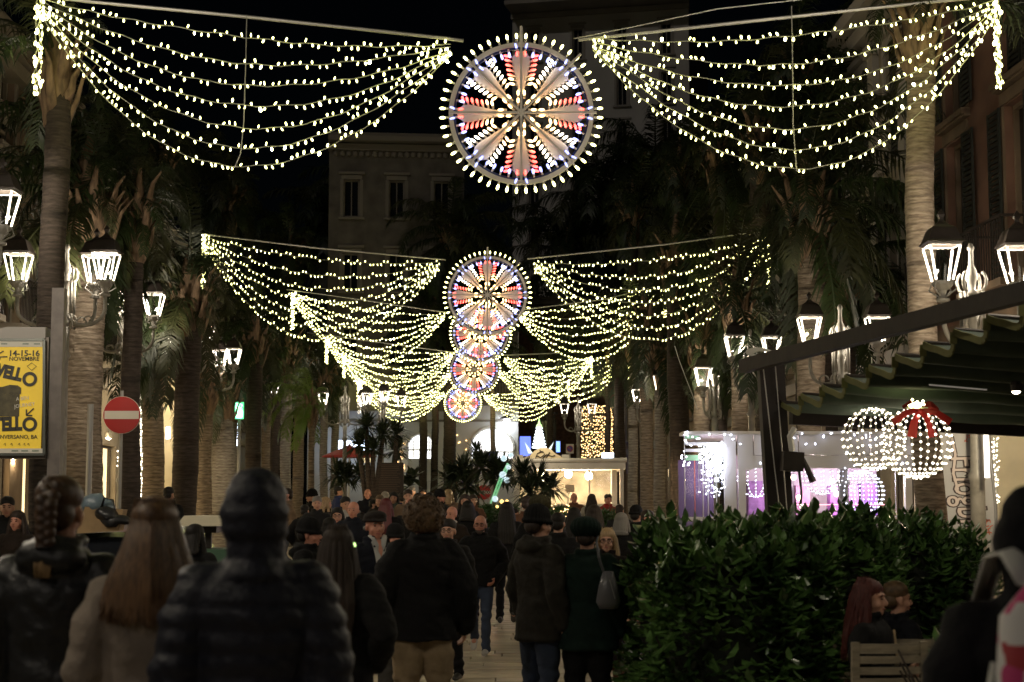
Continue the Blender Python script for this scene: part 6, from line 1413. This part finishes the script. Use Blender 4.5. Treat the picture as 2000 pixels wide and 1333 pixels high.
# background crowd
G = 'people strolling in the square'
bc = [
 (560, 953, 33, -75, 'balding man in tan coat in left profile beside the small palm trunk', TANC, 'short', HBR, None, SKINP, 0),
 (608, 953, 34, -60, 'person in dark pointed beanie behind the grey haired man on the left', BLK, 'short', HBK, 'beanie', SKIND, 0),
 (619, 968, 29, 10, 'grey short haired man in dark jacket left of the blonde', CHAR, 'short', HGR, None, SKIN, 0),
 (637, 970, 31, 120, 'blonde bobbed person half hidden among dark coats', DBRN, 'bob', HBL, None, SKINP, 0),
 (659, 990, 24, 5, 'dark curly haired woman in glasses with a bright pink scarf', BLK, 'long', HBK, None, SKIN, 1),
 (675, 969, 28, 25, 'man looking down in off white jacket', WHIC, 'short', HBK, None, SKIND, 0),
 (690, 977, 23, -10, 'grey haired man in navy jumper, larger, left of the flat cap man', NAVY, 'fringe', HGR, None, SKINP, 0),
 (661, 950, 42, 100, 'dark figure in a blue coat before the low fan palm', BLUC, 'short', HBK, None, SKIND, 0),
 (718, 954, 38, 0, 'bald man in navy standing below the notice board', NAVY, 'fringe', HBR, None, SKINP, 0),
 (741, 966, 33, -20, 'pale faced person left of the white beanie', DBRN, 'short', HCU, None, SKIN, 0),
 (752, 959, 36, 10, 'person in white bobble hat below the notice board', CHAR, 'short', HBL, 'beaniew', SKIN, 0),
 (754, 972, 26, 170, 'woman with wide dark red hair seen from behind', BLK, 'verylong', mat('hair_crimson', (.09, .01, .012), .5), None, SKIN, 0),
 (769, 960, 34, -5, 'woman with centre parted dark hair in grey green coat', GRNG, 'long', HBK, None, SKIN, 0),
 (784, 962, 37, 200, 'blue jacketed person walking away right of the green coat', BLUC, 'short', HBR, None, SKIN, 0),
 (797, 955, 33, 5, 'bearded man in beige jacket behind the curly head', TANC, 'short', HBR, None, SKIN, 0),
 (804, 950, 38, -10, 'white haired person behind the bearded man', WHIC, 'short', HGR, None, SKIN, 0),
 (800, 971, 27, -15, 'bald man with dark jacket left of the curly head', CHAR, 'fringe', HBR, None, SKINP, 0),
 (817, 962, 31, 10, 'tan faced person with off white hooded scarf', WHIC, 'short', HBK, None, SKIND, 0),
 (826, 953, 39, 0, 'person with glasses in violet grey coat at the back', CHAR, 'short', HBK, None, SKIN, 0),
 (839, 961, 34, -8, 'pale woman with long black hair above the curly head', BLK, 'long', HBK, None, SKIN, 0),
 (846, 975, 29, 15, 'person with grey hair and glasses just right of the curly head', CHAR, 'bob', HGR, None, SKIN, 0),
 (860, 953, 33, 60, 'man in dark beanie and glasses in profile', BLK, 'short', HBK, 'beanie', SKINP, 0),
 (876, 955, 35, 160, 'person in a pale beige hooded top, back turned', TANC, 'bob', HBL, None, SKIN, 0),
 (882, 987, 24, -30, 'tanned man with sheepskin collar above the woman with glasses', DBRN, 'fringe', HBK, None, SKINP, 2),
 (908, 964, 30, 0, 'woman with long brown hair in a dark coat', BLK, 'long', HBR, None, SKIN, 0),
 (914, 977, 25, 178, 'dark haired person from behind, left of the small no entry sign', BLK, 'bob', HBK, None, SKIN, 0),
 (924, 965, 34, 20, 'brown haired person right below the agave', BRNC, 'short', HBR, None, SKIN, 0),
 (990, 979, 24, 180, 'woman with long dark hair and black coat walking away, centre', BLK, 'verylong', HBK, None, SKIN, 0),
 (1028, 968, 27, 178, 'person with sheepskin collared brown jacket walking away', BRNC, 'short', HBR, None, SKIN, 2),
 (1056, 964, 19, 170, 'tall person in a bulky olive hat behind the beanie man', BLK, 'short', HBR, 'olive', SKIN, 0),
 (1090, 1000, 18, 170, 'person in black with small rucksack between beanie and green hat', BLK, 'short', HBK, None, SKIN, 0),
 (1121, 990, 22, 178, 'person with dark hair and pale grey top facing the kiosk', GRNG, 'long', HBK, None, SKIN, 0),
 (1160, 985, 20, 175, 'dark brown haired woman watching the kiosk counter', BLK, 'long', HBR, None, SKIN, 0),
 (1121, 963, 36.2, 8, 'bald man in brown jumper at the kiosk counter', BRNC, None, HBR, None, SKINP, 0),
 (1156, 964, 35.9, 160, 'brown haired woman in cream jacket at the kiosk counter', WHIC, 'long', HBR, None, SKIN, 0),
 (1188, 964, 35.5, 15, 'man in dark red hooded jacket leaning at the kiosk end', REDC, 'short', HBR, None, SKINP, 3),
 (1214, 1000, 21, 160, 'person with short silver hair right of the kiosk counter', BLK, 'bob', HGR, None, SKIN, 0),
 (1243, 984, 24, 150, 'big dark figure with hood under the trunks at the right', BLK, 'short', HBK, 'beanie', SKIN, 0),
 (1266, 995, 23, 60, 'brown haired person behind the hedge corner', DBRN, 'short', HBR, None, SKINP, 0),
 (1210, 985, 30, 170, 'person in charcoal behind the silver haired one', CHAR, 'short', HBR, None, SKIN, 0),
 (645, 1010, 20, 160, 'black coated back between the profile beanie and the scarf woman', BLK, 'bob', HBK, None, SKIN, 0),
 (706, 1000, 25, 170, 'dark haired back just left of the flat cap', BLK, 'short', HBK, None, SKIN, 0),
 (868, 1000, 26, 175, 'dark haired back above the woman with glasses', BLK, 'bob', HBK, None, SKIN, 0),
 (596, 985, 30, 165, 'dark back near the small palm trunk', BLK, 'short', HBK, None, SKIN, 0),
 (730, 975, 36, 90, 'charcoal profile figure below the notice board', CHAR, 'short', HBK, None, SKIN, 0),
 (1005, 992, 31, 90, 'dark profile figure before the broad fan palm', DBRN, 'short', HBK, None, SKIND, 0),
 (1110, 1015, 26, 170, 'dark back between the beanie man and the green hat', BLK, 'short', HBK, None, SKIN, 0),
]
rc = random.Random(9)
for px, top_, D, deg, lab, ct_, hr, hm_, hat_, sk, ex_ in bc:
    hm2 = {'beanie': BLK, 'beaniew': WHIC, 'olive': cloth('olive_knit', (.07, .065, .035))}.get(hat_, BLK); hk = {'beanie': 'beanie', 'beaniew': 'beanie', 'olive': 'slouch'}.get(hat_)
    pose = rc.choice([('down', 'down'), ('pocket', 'pocket'), ('down', 'hold')]); lg = rc.choice(['stand', 'walk2']); 
    g = person(px, top_, D, deg, lab, ct_, rc.choice([BLK, JEAN, CHAR]), pose, lg, hr, hm_, hk, hm2, hem=rc.choice([.86, .74]), bulk=rc.choice([1.0, 1.1]), skin=sk, group=G, hood='down' if ex_ == 3 else None, glasses=(ex_ == 1), scarf=cloth('pink_scarf', (.50, .03, .08)) if ex_ == 1 else (WHIC if ex_ == 2 else None), lean=0)
